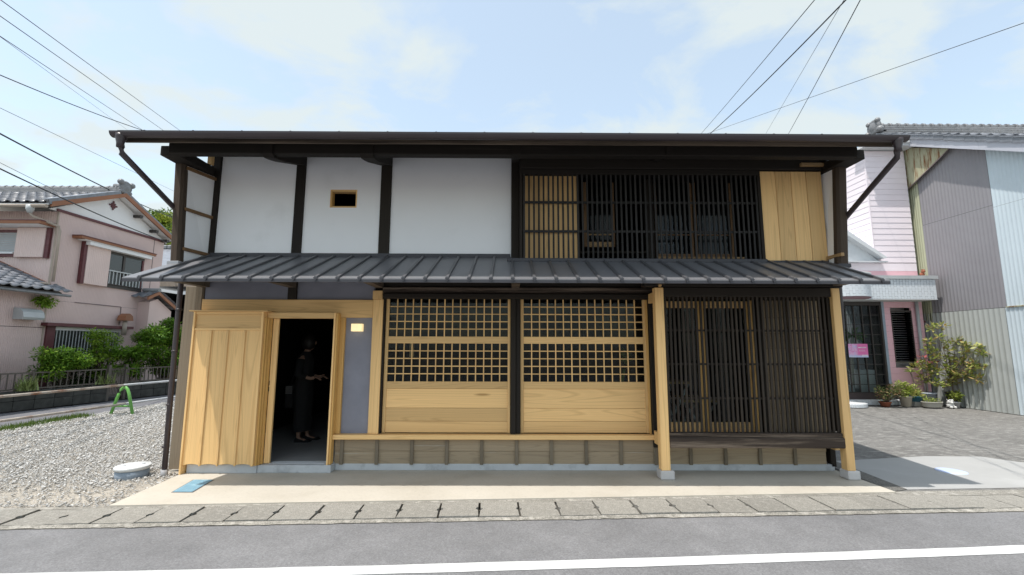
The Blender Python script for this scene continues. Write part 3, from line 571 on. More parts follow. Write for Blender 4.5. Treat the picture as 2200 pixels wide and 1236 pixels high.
M['gable']=plain('gable_white',(.82,.82,.83),.8,.03,2,0,.3,dirt=((.5,.5,.5),1.4,.68)); M['beige']=plain('beige_gutter',(.42,.35,.29),.5,.1,3); M['alu']=plain('aluminium',(.45,.47,.48),.4,.08,3,0,.5); M['dkalu']=plain('bronze_frame',(.05,.042,.038),.45,.1)
M['curt']=plain('curtain',(.40,.45,.48),.8,.1,3)
# ---------------------------------------------------------------- mauve house, left
G=thing('sided_house','two-storey house in mauve ribbed siding with grey tile roof left of the timber house','building',(-15.2,14.8,0))
XG=-13.2
corr('gable_siding',(XG,12.78),(XG,16.80),2.90,5.5,.045,.007,M['siding'],G); corr('gable_siding',(XG,12.78),(XG,16.80),0,2.895,.045,.007,M['siding'],G)
corr('front_siding',(-18,12.78),(XG,12.78),3.0,5.5,.07,.009,M['sidpan'],G); corr('annex_siding',(XG,8.5),(XG,12.779),0,2.10,.05,.008,M['siding'],G); corr('annex_siding',(XG,8.5),(XG,12.779),2.115,3.05,.05,.008,M['siding'],G)
bx('house_body',(-18,XG-.02,12.80,16.78,0,5.5),M['black'],G); bx('annex_body',(-16,XG-.02,8.5,12.775,0,3.1),M['black'],G)
B().prism([(12.50,5.5),(16.95,5.5),(14.57,6.56)],'x',XG-.05,XG).obj('gable_wall',M['gable'],G)
bx('corner_trim',(XG-.03,XG+.012,12.765,12.80,0,5.5),M['beige'],G); bx('trim_band',(XG+.001,XG+.05,12.70,16.82,5.495,5.565),M['maroon'],G)
for y0,y1,z in ((13.59,15.22,2.905),): bx('panel_trim',(XG+.008,XG+.02,y0,y1,z-.012,z+.012),M['seam'],G)
bx('panel_trim',(XG+.008,XG+.02,15.21,15.235,2.3,2.893),M['seam'],G); bx('panel_trim',(XG+.008,XG+.018,16.32,16.335,2.0,5.49),M['seam'],G)
for pts,c in (([(12.25,5.48),(14.57,6.545),(14.57,6.68),(12.25,5.63)],0),([(14.571,6.545),(16.80,5.60),(16.80,5.74),(14.571,6.68)],0)): B().prism(pts,'x',-12.93,-12.88).obj('barge_board',M['rust_br'],G)
B().prism([(12.2,5.56),(14.57,6.64),(14.57,6.60),(12.2,5.52)],'x',-18,-12.931).obj('roof_deck',M['gable'],G); B().prism([(14.571,6.64),(16.9,5.62),(16.9,5.58),(14.571,6.60)],'x',-18,-12.931).obj('roof_deck',M['gable'],G)
for y,z in ((15.35,6.12),(16.1,5.78),(16.65,5.55)): bx('purlin_end',(XG+.001,-12.94,y-.06,y+.06,z-.06,z+.03),M['dkalu'],G)
cr=B()
for a in range(4):
    m_=Matrix.Rotation(a*math.pi/4,4,'X'); t=bmesh.new(); bmesh.ops.create_cube(t,size=1)
    for v in t.verts: v.co=Vector((v.co.x*.02,v.co.y*(.30 if a%2==0 else .2),v.co.z*.05))
    cr.add(t,T((XG+.015+a*.002,14.47,6.22))@m_)
cr.obj('gable_vent',M['maroon'],G)
tm=tile_mesh('roof_tile',.285,.28,M['tile']); sl=math.atan(1.07/2.33)
for r in range(9):
    for c in range(17):
        y=12.40+.245*r; z=5.60+(y-12.2)*.4585+.02
        inst('roof_tile',tm,G,T((-12.90-.27*(c+1)+random.uniform(-.004,.004),y+.0,z))@Matrix.Rotation(sl+random.uniform(-.015,.015),4,'X'))
em=B().box(0,.10,-.27,0,-.13,.0).box(-.12,.101,-.272,.005,0,.022).mesh('edge_tile',M['tile'])
for r in range(9):
    y=12.40+.245*r; z=5.62+(y-12.2)*.4585+.04; inst('edge_tile',em,G,T((-12.985,y,z+.02))@Matrix.Rotation(sl,4,'X'))
    y=16.75-.245*r; z=5.68+(16.9-y)*.4385+.05; inst('edge_tile',em,G,T((-12.985,y-.02,z))@Matrix.Rotation(-math.atan(.4385),4,'X'))
B().prism([(14.58,6.65),(16.9,5.63),(16.9,5.72),(14.58,6.74)],'x',-18,-12.99).obj('back_tiles',M['tile'],G)
for i,(wd,z0) in enumerate(((.17,6.66),(.15,6.72),(.13,6.775))): bx('ridge_course',(-18,-12.95,14.57-wd,14.57+wd,z0,z0+.05),M['tile2'],G,.008)
cm_=B().tube([(0,0,0),(.26,0,0)],[.085,.075],10).tube([(-.02,0,.0),(.03,0,0)],[.098,.098],10).mesh('ridge_cap',M['tile2'])
for k in range(19): inst('ridge_cap',cm_,G,T((-13.2-.265*k,14.57,6.84)))
def onigawara(parent,x,y,z,s,mat,face):
    o=B().lathe([(.0,-.06),(.20*s,-.06),(.21*s,.0),(.17*s,.05),(.14*s,.03),(.1*s,.06),(.0,.07)],(0,0,0),18)
    for dy,dz,r in ((.2,-.13,.09),(-.2,-.13,.09),(.14,.14,.07),(-.14,.14,.07)): 
        t=bmesh.new(); bmesh.ops.create_icosphere(t,subdivisions=2,radius=r*s); o.add(t,T((dz*s,dy*s,.0)))
    return o.obj('ridge_end',mat,parent,T((x,y,z))@Matrix.Rotation(math.pi/2*face,4,'Y'))
onigawara(G,-12.92,14.57,6.87,1.1,M['tile2'],1); B().tube([(-13.3,14.57,6.93),(-12.86,14.57,6.90)],.085,10).obj('ridge_cap',M['tile2'],G)
# upper front window, shutter box, awnings
bx('awning',(-18,-13.22,12.32,12.77,5.02,5.10),M['rust_br'],G); bx('awning_edge',(-18,-13.20,12.31,12.77,5.101,5.125),M['maroon'],G); bx('awning_soffit',(-18,-13.3,12.36,12.77,5.0,5.018),M['gable'],G)
sbx=bx('shutter_case',(-14.22,-13.40,12.68,12.775,4.12,4.99),M['sidpan'],G); corr('case_face',(-14.22,12.676),(-13.40,12.676),4.122,4.985,.065,.006,M['sidpan'],sbx)
bx('case_trim',(-13.40,-13.29,12.70,12.77,4.10,4.99),M['maroon'],sbx)
wf=bx('window',(-16.2,-14.225,12.735,12.775,4.14,4.22),M['maroon'],G); bx('frame',(-16.2,-14.225,12.735,12.775,4.86,4.93),M['maroon'],wf); bx('frame',(-14.28,-14.226,12.735,12.775,4.221,4.859),M['rust_br'],wf); bx('sill',(-16.2,-14.29,12.70,12.75,4.222,4.26),M['gable'],wf)
for k in range(11): B().poly([(-16.2,12.75,4.27+.053*k),(-14.285,12.75,4.27+.053*k),(-14.285,12.768,4.32+.053*k),(-16.2,12.768,4.32+.053*k)],[(0,1,2,3)]).obj('blind_slat',M['beige'] if k%1 else M['alu'],wf)
# gable window
bx('awning',(XG+.012,-12.90,13.25,16.12,4.83,4.90),M['rust_br'],G); bx('awning_edge',(XG+.012,-12.885,13.24,16.13,4.901,4.925),M['maroon'],G); bx('awning_soffit',(XG+.012,-12.93,13.4,16.05,4.805,4.828),M['gable'],G); B().box(XG+.01,-12.95,13.6,16.0,4.70,4.80).obj('blind_box',M['gable'],G)
s2=bx('shutter_case',(XG+.008,-13.078,13.67,14.47,3.50,4.80),M['sidpan'],G); corr('case_face',(-13.07,13.67),(-13.07,14.47),3.502,4.798,.06,.003,M['sidpan'],s2); bx('case_trim',(XG+.008,-13.085,13.57,13.668,3.49,4.80),M['maroon'],s2)
w2=bx('window',(XG+.008,XG+.05,14.48,15.93,3.50,3.60),M['dkalu'],G)
for c in ((14.48,15.93,4.62,4.70),(14.48,14.54,3.601,4.619),(15.86,15.93,3.601,4.619),(15.07,15.15,3.601,4.619)): bx('frame',(XG+.008,XG+.05,*c),M['dkalu'] if c[0]<15.8 else M['maroon'],w2)
for a,b_ in ((14.541,15.069),(15.151,15.859)): bx('pane',(XG+.02,XG+.026,a,b_,3.602,4.618),M['frost'],w2); bx('curtain',(XG+.008,XG+.012,a,b_,3.602,4.618),M['curt'],w2)
rl=bx('railing',(XG+.09,XG+.12,14.5,15.9,4.03,4.07),M['alu'],w2); 
for k in range(11): bx('baluster',(XG+.095,XG+.112,14.53+.133*k,14.555+.133*k,3.62,4.029),M['alu'],rl)
bx('rail_base',(XG+.08,XG+.12,14.5,15.9,3.60,3.619),M['dkalu'],rl)
# kitchen window band
bx('canopy',(XG+.008,-13.0,12.70,15.60,2.16,2.25),M['maroon'],G); bx('door_post',(XG+.008,XG+.06,12.84,13.08,0,2.158),M['maroon'],G)
kw=bx('kitchen_window',(XG+.008,XG+.03,13.1,15.3,1.28,1.34),M['dkalu'],G); bx('pane',(XG+.008,XG+.012,13.1,15.3,1.341,2.05),M['frost'],kw); bx('header',(XG+.008,XG+.03,13.1,15.3,2.051,2.15),M['gable'],kw)
for k in range(22): bx('grille_bar',(XG+.03,XG+.045,13.14+.1*k,13.155+.1*k,1.341,2.05),M['alu'],kw)
bx('sill',(XG+.031,-13.0,13.75,14.45,1.20,1.279),M['gable'],G)
fl=B().tube([(-12.98,15.2,1.95),(-12.98,15.2,2.45)],.07,10).obj('flue_pipe',M['beige'],G); B().prism([(15.03,2.44),(15.37,2.44),(15.33,2.60),(15.2,2.68),(15.07,2.60)],'x',-13.12,-12.84).obj('flue_cap',M['rust_br'],fl)
hd=B().prism([(XG+.009,2.30),(-12.93,2.30),(-12.90,2.36),(-12.93,2.50),(-13.02,2.58),(XG+.009,2.61)],'y',11.95,12.5).obj('vent_hood',M['alu'],G)
# annex roof
tm2=tile_mesh('annex_tile',.285,.27,M['tile']); s3=math.atan(.43)
for r in range(8):
    for c in range(12):
        x=-12.98-.235*r; z=3.24+(-12.98-x)*.43
        if c>10: continue
        inst('roof_tile',tm2,G,T((x,12.72-.27*(10-c)+.02-.02,z))@Matrix.Rotation(math.pi/2,4,'Z')@Matrix.Rotation(s3+random.uniform(-.02,.02),4,'X'))
B().prism([(-12.80,3.10),(-15.2,4.13),(-15.2,4.09),(-12.80,3.05)],'y',9.0,12.775).obj('annex_deck',M['dkalu'],G)
bx('annex_gutter',(-12.86,-12.76,9.0,13.05,3.0,3.07),M['tile2'],G,.02)
B().prism([(XG+.05,3.36),(-14.75,4.05),(-14.75,3.98),(XG+.05,3.29)],'y',12.70,12.778).obj('flashing',M['rust_br'],G)
B().tube([(-17,12.6,3.42),(-13.05,12.62,3.35)],.035,8).obj('drain_pipe',M['beige'],G)
B().tube([(-17.9,12.18,5.50),(-12.95,12.18,5.48)],.05,8).obj('gutter',M['beige'],G)
B().lathe([(.05,-.16),(.09,-.06),(.10,.06),(.0,.06)],(-13.42,12.2,5.44),10).obj('rain_hopper',M['alu'],G)
B().tube([(-13.42,12.2,5.30),(-13.38,12.25,5.2),(-13.08,12.72,5.03),(-13.06,12.74,4.9),(-13.06,12.74,3.42)],.035,8).obj('downpipe',M['beige'],G)
# porch on the far corner
B().prism([(15.9,0),(16.95,0),(16.95,2.88),(16.25,3.28),(15.9,3.15)],'x',-14.2,-12.78).obj('porch_wall',M['siding'],G)
for p_ in ([(15.62,3.19),(16.08,3.42),(16.08,3.53),(15.62,3.30)],[(16.081,3.42),(17.02,2.92),(17.02,3.03),(16.081,3.53)]): B().prism(p_,'x',-12.66,-12.61).obj('porch_barge',M['rust_br'],G)
pm=tile_mesh('porch_tile',.285,.27,M['tile'])
for r in range(5):
    for c in range(4): inst('porch_tile',pm,G,T((-12.62-.27*c,16.22+.2*r,3.53-.106*r))@Matrix.Rotation(math.pi,4,'Z')@Matrix.Rotation(.49,4,'X'))
for r in range(2):
    for c in range(4): inst('porch_tile',pm,G,T((-12.9-.27*c,15.84+.22*r,3.41+.1*r))@Matrix.Rotation(.46,4,'X'))
B().tube([(-14,16.1,3.60),(-12.62,16.1,3.58)],.075,8).obj('porch_ridge',M['tile2'],G)
# shed and far house seen through the gap
SH=thing('open_shed','dark open shed with a pale ribbed fascia behind the mauve house','shed',(-14.6,20,0))
for c in ((-17,-16.9,19.2,23,0,4.2),(-12.2,-12.1,19.2,23,0,4.2),(-17,-12.1,22.9,23,0,4.2)): bx('wall',c,M['black'],SH)
corr('fascia',(-17,19.1),(-12.1,19.1),4.12,4.36,.06,.01,M['beige'],SH); bx('roof',(-17.1,-12.0,19.12,23,4.37,4.42),M['tile'],SH); bx('curtain',(-14.35,-13.85,20.5,20.55,2.7,3.95),M['curt'],SH); corr('low_fence',(-15.5,19.05),(-12.1,19.05),0,2.5,.09,.03,M['weathz'],SH)
FH=thing('far_house','small tile-roofed house far behind the left corner of the timber house','building',(-20,27,0))
bx('wall',(-24,-18.3,25,31,0,6.2),M['gable'],FH); B().prism([(24.6,6.0),(28,7.7),(31.4,6.0),(31.4,5.9),(28,7.5),(24.6,5.9)],'x',-24.4,-17.9).obj('roof',M['tile'],FH)
for k in range(22): bx('ridge_cap',(-24.3+.29*k,-24.04+.29*k,27.85,28.15,7.66,7.92),M['tile2'],FH,.05)
# hill
hx=np.linspace(-210,-40,40); hy=np.linspace(90,230,26); HV=[];HF=[]
def hillz(x,y): return 40*math.exp(-((x+118)/38)**2-((y-150)/45)**2)*(1+.1*math.sin(x*.11)+.08*math.sin(y*.15+x*.06))-1
for y in hy:
    for x in hx: HV.append((x,y,hillz(x,y)))
for j in range(25):
    for i in range(39): q=j*40+i; HF.append((q,q+1,q+41,q+40))
M['hill']=plain('hill_undergrowth',(.05,.075,.02),.9,.3,.2); structure(npobj('hill',HV,HF,M['hill'],None,True))
fc=[]
for i in range(420):
    x=random.uniform(-140,-70); y=random.uniform(96,150); r=random.uniform(2.2,4.2); fc.append((x,y,hillz(x,y)+r*.5,r,r,r*.75))
leaves('forest',[c for i,c in enumerate(fc) if i%3],100000,.95,leafmat('forest_leaf',(.06,.11,.03),(.16,.24,.06),.3),None,11,stuff=True)
leaves('forest',[c for i,c in enumerate(fc) if i%3==0],50000,.95,leafmat('forest_leaf_bright',(.17,.24,.03),(.36,.40,.07),.3),None,12,stuff=True)
# ---------------------------------------------------------------- garden wall, fence, shrubs, barrier
fa=Vector((-12.1,11.6,0)); fd=Vector((.204,.979,0)); fn=Vector((fd.y,-fd.x,0)); FM=Matrix(((fd.x,-fn.x,0,fa.x),(fd.y,-fn.y,0,fa.y),(0,0,1,0),(0,0,0,1)))
def fw(name,c,mat,parent,bev=0): return B().box(*c,bev).obj(name,mat,parent,FM)
M['dkwall']=plain('mossy_block',(.055,.055,.05),.95,.4,5,.6,dirt=((.16,.165,.15),3.,.62)); M['fence']=plain('brown_fence',(.11,.095,.08),.6,.12,6)
GW=thing('garden_wall','low dark moss-stained block wall along the back street under the railing','wall',fa)
k=0
for s0,s1 in ((-5.4,1.86),(2.44,6.6)):
    n=round((s1-s0)/.42)
    for r in range(2):
        for i in range(n):
            a=s0+(s1-s0)*i/n; b_=s0+(s1-s0)*(i+1)/n; sh=.0
            fw('block',(a+.004,b_-.004,.03+random.uniform(0,.012),.20,.0+.24*r+.002,.24*r+.236),M['dkwall'],GW,.008)
def fence(name,label,s0,s1,pitch,z0,z1):
    f=thing(name,label,'fence',fa+fd*s0,'brown railings on the garden wall')
    for z in (z0+.04,z1-.035): fw('rail',(s0,s1,.10,.135,z-.018,z+.018),M['fence'],f)
    n=round((s1-s0)/pitch)
    for i in range(n+1): fw('baluster',(s0+(s1-s0)*i/n-.011,s0+(s1-s0)*i/n+.011,.107,.128,z0+.059,z1-.054),M['fence'],f)
    for s in np.arange(s0,s1,1.8): fw('post',(s-.025,s+.025,.09,.145,z0-.03,z1),M['fence'],f)
fence('iron_railing','long brown metal railing on the dark garden wall left of the gate',-5.3,1.84,.14,.48,.95); fence('iron_railing','short brown metal railing on the dark wall right of the gate',2.46,6.4,.13,.46,.94)
gt_=thing('garden_gate','narrow slatted brown gate between two posts in the garden railing','gate',fa+fd*2.1)
for s in (1.90,2.38): fw('gate_post',(s-.035,s+.035,.06,.14,.0,1.04),M['fence'],gt_)
for z in (.15,.9): fw('gate_rail',(1.94,2.34,.09,.11,z-.02,z+.02),M['fence'],gt_)
for i in range(9): fw('gate_slat',(1.96+.043*i,1.982+.043*i,.085,.089,.1,.95),M['fence'],gt_)
M['nan']=leafmat('nandina_leaf',(.06,.15,.018),(.20,.36,.04),.4); M['nan2']=leafmat('yellow_green_leaf',(.14,.26,.025),(.32,.46,.06),.4); M['dkleaf']=leafmat('dark_leaf',(.02,.055,.012),(.06,.12,.025),.25); M['bark']=plain('bark',(.10,.075,.055),.9,.3,10)
def shrub(name,label,s,off,z0,C,n,size,mat,seed,mat2=None,cat='shrub'):
    base=fa+fd*s-fn*off; base.z=0
    t=thing(name,label,cat,base,'shrubs behind the garden railing')
    L=[]
    for ds,do,z,r in C:
        p=fa+fd*(s+ds)-fn*(off+do); L.append((p.x,p.y,z,r,r,r*.75))
    leaves('foliage',L,n,size,mat,t,seed,.1,.36)
    if mat2: leaves('young_foliage',L[:max(1,len(L)//2)],n//4,size,mat2,t,seed+50,.3,.36)
    stems('stem',[([(base.x+random.uniform(-.1,.1),base.y+random.uniform(-.1,.1),0),((base.x+l[0])/2,(base.y+l[1])/2,l[2]*.6),(l[0],l[1],l[2])],[.018,.013,.006]) for l in L],M['bark'],t,5)
rs=random.Random(4)
def cl(n,ws,wo,z0,z1,r): return [(rs.uniform(-ws,ws),rs.uniform(-wo,wo),rs.uniform(z0,z1),r*rs.uniform(.7,1.2)) for _ in range(n)]
shrub('nandina_shrub','bright green rounded feathery shrub in front of the maroon door post',.86,.38,0,cl(16,.5,.22,.75,1.42,.24),5200,.095,M['nan'],21,M['nan2'])
shrub('maple_shrub','airy yellow-green maple shrub before the barred kitchen window',2.05,.55,0,cl(12,.42,.2,1.25,1.95,.20)+cl(4,.25,.2,.8,1.2,.2),3000,.10,M['nan2'],22,M['nan'])
shrub('camellia_bush','glossy mid-green bush with larger leaves overhanging the gate',2.55,.40,0,cl(14,.5,.18,.7,1.5,.22),2600,.14,M['nan'],23,M['nan2'])
shrub('tall_shrub','tallest dense green shrub beside the downpipe under the flue',3.95,.50,0,cl(26,.75,.3,.75,2.1,.32)+cl(4,.3,.2,2.1,2.45,.24),11000,.11,M['nan'],24,M['nan2'])
shrub('shade_bush','dark evergreen bush low between the gate and the kitchen window',1.55,.75,0,cl(12,.55,.15,.45,1.05,.24),2600,.10,M['dkleaf'],25)
def strap(name,label,x,y,z,n,L,seed,mat):
    g=random.Random(seed); t=thing(name,label,'plant',(x,y,z),'strap-leaved plants on the garden wall'); b_=B()
    for i in range(n):
        a=g.uniform(0,6.28); l=L*g.uniform(.6,1.15); w_=.022*g.uniform(.7,1.2); bx_,by_=x+g.uniform(-.16,.16),y+g.uniform(-.16,.16); pr=None; ca,sa=math.cos(a),math.sin(a); lean=g.uniform(.3,.9); vs=[]
        for k in range(5):
            u=k/4; r_=lean*l*u*.7; h=l*(u-.45*lean*u*u); ww=w_*(1-u*.92)
            vs+=[(bx_+ca*r_-sa*ww,by_+sa*r_+ca*ww,z+h),(bx_+ca*r_+sa*ww,by_+sa*r_-ca*ww,z+h)]
        b_.poly(vs,[(2*k,2*k+1,2*k+3,2*k+2) for k in range(4)])
    b_.obj('leaf_clump',mat,t)
M['strapg']=plain('strap_leaf',(.08,.13,.05),.5,.35,3); M['strapy']=plain('strap_leaf_light',(.20,.25,.08),.5,.3,3)
p=fa+fd*-.75-fn*.35; strap('lily_clump','large clump of grey-green strap leaves at the left edge behind the railing',p.x,p.y,.5,60,.75,1,M['strapg'])
p=fa+fd*-.05-fn*.05; strap('spider_plant','yellow-green grassy plant hanging over the rail near the left edge',p.x,p.y,.48,80,.45,2,M['strapy'])
p=fa+fd*1.75-fn*.0; strap('spider_plant','small spiky pale plant beside the left gate post',p.x,p.y,.5,40,.38,3,M['strapy'])
wd=thing('hanging_weed','tuft of green weed growing from under the annex gutter','weed',(-13.1,12.7,2.9)); leaves('leaf_clump',[(-13.05,12.68,2.86,.18),(-13.05,12.5,2.9,.14)],260,.12,M['nan2'],wd,33,-.4)
# pipe barrier
M['bgreen']=plain('barrier_green',(.16,.42,.10),.45,.08,6,0,.4); M['rustpipe']=plain('rusty_pipe',(.42,.37,.32),.7,.15,5,.2,dirt=((.22,.085,.035),2.4,.50),rnd=False); M['galv']=plain('galvanised_pipe',(.52,.54,.57),.45,.08,4,0,.5)
bs=thing('barrier_stand','bright green A-shaped tube stand holding the two pipes at the gravel edge','barrier',(-9.28,11.07,0),'stands of the pipe barrier')
B().tube([(-9.54,11.07,-.02),(-9.40,11.07,.46),(-9.355,11.07,.56),(-9.30,11.07,.615),(-9.255,11.07,.615),(-9.20,11.07,.56),(-9.155,11.07,.46),(-9.02,11.07,-.02)],.034,10).obj('frame',M['bgreen'],bs); B().tube([(-9.47,11.07,.17),(-9.09,11.07,.17)],.022,8).obj('crossbar',M['bgreen'],bs)
for dy,l in ((-4.3,'green tube stand near the camera end of the pipe barrier'),(4.4,'green tube stand at the far end of the galvanised pipes')): dup(bs,(0,dy,0),l)
for nm,lb,y0,y1,z0,z1,mm in (('barrier_pipe','upper rusty pipe left of the green stand',6.6,11.13,.70,.665,'rustpipe'),('barrier_pipe','lower rusty pipe left of the green stand',6.6,11.13,.265,.215,'rustpipe'),('barrier_pipe','upper galvanised pipe right of the green stand',11.02,15.6,.668,.62,'galv'),('barrier_pipe','lower galvanised pipe right of the green stand',11.02,15.6,.215,.18,'galv')):
    o=B().tube([(-9.28,y0,z0),(-9.28,y1,z1)],.026,10).obj(nm,M[mm]); tag(o,lb,'pipe','pipes of the barrier')
# ---------------------------------------------------------------- warehouse, right
XW=12.45
def sheetmat(name,c,dirt=None,var=.05): return plain(name,c,.5,var,.8,0,.35,dirt=dirt,rnd=False)
M['purple']=sheetmat('grey_violet_sheet',(.265,.255,.272),((.29,.28,.295),.6,.55)); M['palegreen']=sheetmat('grey_green_sheet',(.40,.42,.405),((.29,.30,.30),.9,.58)); M['lblue']=sheetmat('pale_blue_sheet',(.56,.64,.69))
M['yellowg']=sheetmat('old_yellow_sheet',(.42,.43,.30)); M['bargew']=plain('pale_barge_metal',(.50,.51,.57),.5,.05,1)
m,t,b=newmat('rusty_sheet',.7,.3); v=coords(t,(1,2.2,.28),False); k1=ramp(t,noise(t,v,4.2,7,.7),[(.48,0.),(.62,1.)]); k2=ramp(t,noise(t,v,9,5,.7),[(.3,(.42,.41,.27)),(.7,(.50,.50,.36))]); k3=ramp(t,noise(t,v,6,5,.7),[(.3,(.12,.045,.015)),(.7,(.30,.13,.05))]); t.links.new(mix(t,k1,k2,k3),b.inputs['Base Color']); M['rusty']=m
WH=thing('warehouse','tall tile-roofed warehouse clad in grey, green and pale blue ribbed sheets','building',(16,11.5,0))
zf=lambda y: 7.22+.512*(y-11.96)
def wsheet(name,y0,y1,z0,z1,pitch,amp,mat,dx=0):
    return corr(name,(XW+dx,y1),(XW+dx,y0),z0,(lambda s:min(z1,zf(y1-s)+.02)) ,pitch,amp,mat,WH,.45,.3)
wsheet('violet_sheet',11.07,13.03,5.27,99,.10,.007,M['purple']); wsheet('violet_sheet',11.07,13.05,2.63,5.265,.10,.007,M['purple'],.004); wsheet('yellow_sheet',13.035,13.6,2.4,99,.075,.014,M['yellowg'])
wsheet('green_sheet',11.12,13.6,0,2.62,.128,.015,M['palegreen']); wsheet('blue_sheet',5,11.065,2.65,5.2,.095,.008,M['lblue']); wsheet('blue_sheet',5,11.065,5.205,99,.095,.008,M['lblue'],.003); wsheet('blue_sheet',5,11.115,0,2.62,.095,.008,M['lblue'],.002)
bx('seam_flashing',(XW-.03,XW-.005,5,11.07,2.622,2.648),M['rusty'],WH); B().prism([(5.0,0),(20,0),(20,5.6),(14,8.2),(5,3.6)],'x',XW+.03,30).obj('building_body',M['black'],WH)
B().poly([(12.35,13.30,6.47),(12.35,11.87,7.17),(12.35,13.3,7.86),(12.38,13.30,6.47),(12.38,11.87,7.17),(12.38,13.3,7.86)],[(0,1,2),(3,5,4),(0,3,4,1),(1,4,5,2),(2,5,3,0)]).obj('rusty_panel',M['rusty'],WH)
B().tube([(12.34,11.86,7.16),(12.34,13.35,6.43)],.018,6).obj('panel_edge',M['seam'],WH)
ys=[4.5]+[8.15+.93*k for k in range(6)]+[13.55]
for a,b_ in zip(ys,ys[1:]):
    zb=lambda y: 7.66+.514*(y-12.79); B().prism([(a+.003,zb(a)),(b_,zb(b_)),(b_,zb(b_)+.275),(a+.003,zb(a)+.275)],'x',12.16+random.uniform(0,.006),12.22).obj('barge_sheet',M['bargew'],WH)
B().prism([(4.5,zb(4.5)+.2),(14.0,zb(14)+.2),(14.0,zb(14)+.26),(4.5,zb(4.5)+.26)],'x',12.221,30).obj('roof_deck',M['gable'],WH); B().prism([(14.001,zb(14)+.2),(20,5.5),(20,5.6),(14.001,zb(14)+.27)],'x',12.2,30).obj('roof_deck',M['tile'],WH)
et=B().box(-.02,.16,-.30,.02,-.12,-.0).box(-.04,.30,-.31,.02,.0,.03).mesh('edge_tile',M['tile']); tm3=tile_mesh('roof_tile',.30,.31,M['tile'])
for r in range(34):
    y=13.9-.27*r; z=zb(y)+.36+(r%2)*.0; inst('edge_tile',et,WH,T((12.14+random.uniform(-.008,.008),y,z+random.uniform(-.008,.008)))@Matrix.Rotation(math.atan(.514)-.07,4,'X'))
for r in range(22):
    for c in range(9): 
        y=13.8-.27*r; inst('roof_tile',tm3,WH,T((12.42+.285*c,y,zb(y)+.37+random.uniform(-.008,.008)))@Matrix.Rotation(math.atan(.514)-.05+random.uniform(-.02,.02),4,'X'))
zr=zb(14)+.30
for i,(wd,z0) in enumerate(((.20,zr),(.18,zr+.075),(.16,zr+.15),(.14,zr+.22))):
    for k in range(14): bx('ridge_course',(12.2+k*.62+.002+.2*(i%2),12.2+(k+1)*.62-.002+.2*(i%2),14-wd,14+wd,z0+.004,z0+.066),M['tile2'],WH,.012)
cm2=B().tube([(0,0,0),(.27,0,0)],[.10,.085],10).tube([(-.03,0,.0),(.04,0,0)],[.118,.118],10).mesh('ridge_cap',M['tile2'])
for k in range(32): inst('ridge_cap',cm2,WH,T((12.35+.28*k,14,zr+.33)))
onigawara(WH,12.12,14,zr+.30,1.25,M['tile2'],-1)
# ---------------------------------------------------------------- pink shop, right
PS=thing('pink_shop','pink boarded two-storey shop with a white tiled canopy beside the warehouse','building',(11,15,0))
def pinkmat(name,c): return plain(name,c,.6,.03,1.2,.03,.3)
M['pinkup']=pinkmat('pale_pink_board',(.88,.80,.85)); M['pinklo']=pinkmat('pink_board',(.80,.49,.55)); M['wtile']=plain('white_tile',(.66,.70,.74),.3,.05,3,0,.5); M['joint']=plain('tile_joint',(.10,.11,.13),.8); M['trimw']=plain('white_trim',(.66,.68,.70),.6,.05); M['mauve']=plain('mauve_soffit',(.42,.27,.32),.7,.05); M['whiteb']=plain('white_plastic',(.72,.72,.72),.5,.05)
bx('shop_body',(11.09,12.26,13.26,20,3.0,7.7),M['black'],PS); bx('shop_body',(11.09,12.26,14.0,20,0,2.999),M['black'],PS); bx('shop_body',(12.2,12.26,13.262,13.999,0,2.999),M['black'],PS); bx('shop_body',(7.5,11.089,15.6,20,0,4.1),M['black'],PS)
n=20; h=(7.70-4.16)/n
for i in range(n):
    z=4.16+h*i
    B().poly([(11.05,13.205,z),(12.29,13.205,z),(12.29,13.213,z+h-.003),(11.05,13.213,z+h-.003),(11.05,13.26,z),(12.29,13.26,z),(12.29,13.26,z+h-.003),(11.05,13.26,z+h-.003)],[(0,1,2,3),(4,7,6,5),(0,4,5,1),(2,6,7,3),(0,3,7,4),(1,5,6,2)]).obj('siding_board',M['pinkup'],PS)
    B().poly([(11.045,13.262,z),(11.045,19,z),(11.053,19,z+h-.003),(11.053,13.262,z+h-.003),(11.09,13.262,z),(11.09,19,z),(11.09,19,z+h-.003),(11.09,13.262,z+h-.003)],[(0,3,2,1),(4,5,6,7),(0,1,5,4),(2,3,7,6),(0,4,7,3),(1,2,6,5)]).obj('siding_board',M['pinkup'],PS)
bx('corner_trim',(11.03,11.065,13.195,13.23,4.16,7.7),M['pinkup'],PS)
bx('eave_trim',(10.85,12.4,12.85,13.5,7.72,7.80),M['trimw'],PS); B().prism([(10.75,7.80),(12.55,7.80),(12.60,8.0),(11.9,8.02),(11.2,7.9),(10.75,7.86)],'y',12.8,12.86).obj('eave_fascia',M['trimw'],PS)
B().prism([(9.0,4.17),(11.2,4.17),(11.05,4.24),(9.9,5.15),(9.0,5.6)],'y',13.15,13.20).obj('roof_end',M['trimw'],PS); B().prism([(9.95,5.03),(11.10,4.24),(11.22,4.26),(10.05,5.12)],'y',12.95,15).obj('low_roof',M['trimw'],PS); bx('eave_lip',(9.0,11.26,13.0,13.15,4.14,4.168),M['trimw'],PS)
for z0,z1 in ((3.66,3.90),(3.905,4.138)): bx('siding_board',(8.5,12.29,13.21,13.26,z0,z1),M['pinklo'] if z1<4 else M['pinkup'],PS)
YF=12.6
bx('canopy_core',(9.0,12.215,YF+.013,13.2,2.99,3.565),M['joint'],PS); bx('canopy_ledge',(8.9,12.27,YF-.04,13.2,3.567,3.665),M['alu'],PS); bx('canopy_soffit',(9.0,12.22,YF+.0,13.2,2.972,2.988),M['trimw'],PS)
tw,th_=.0865,.147
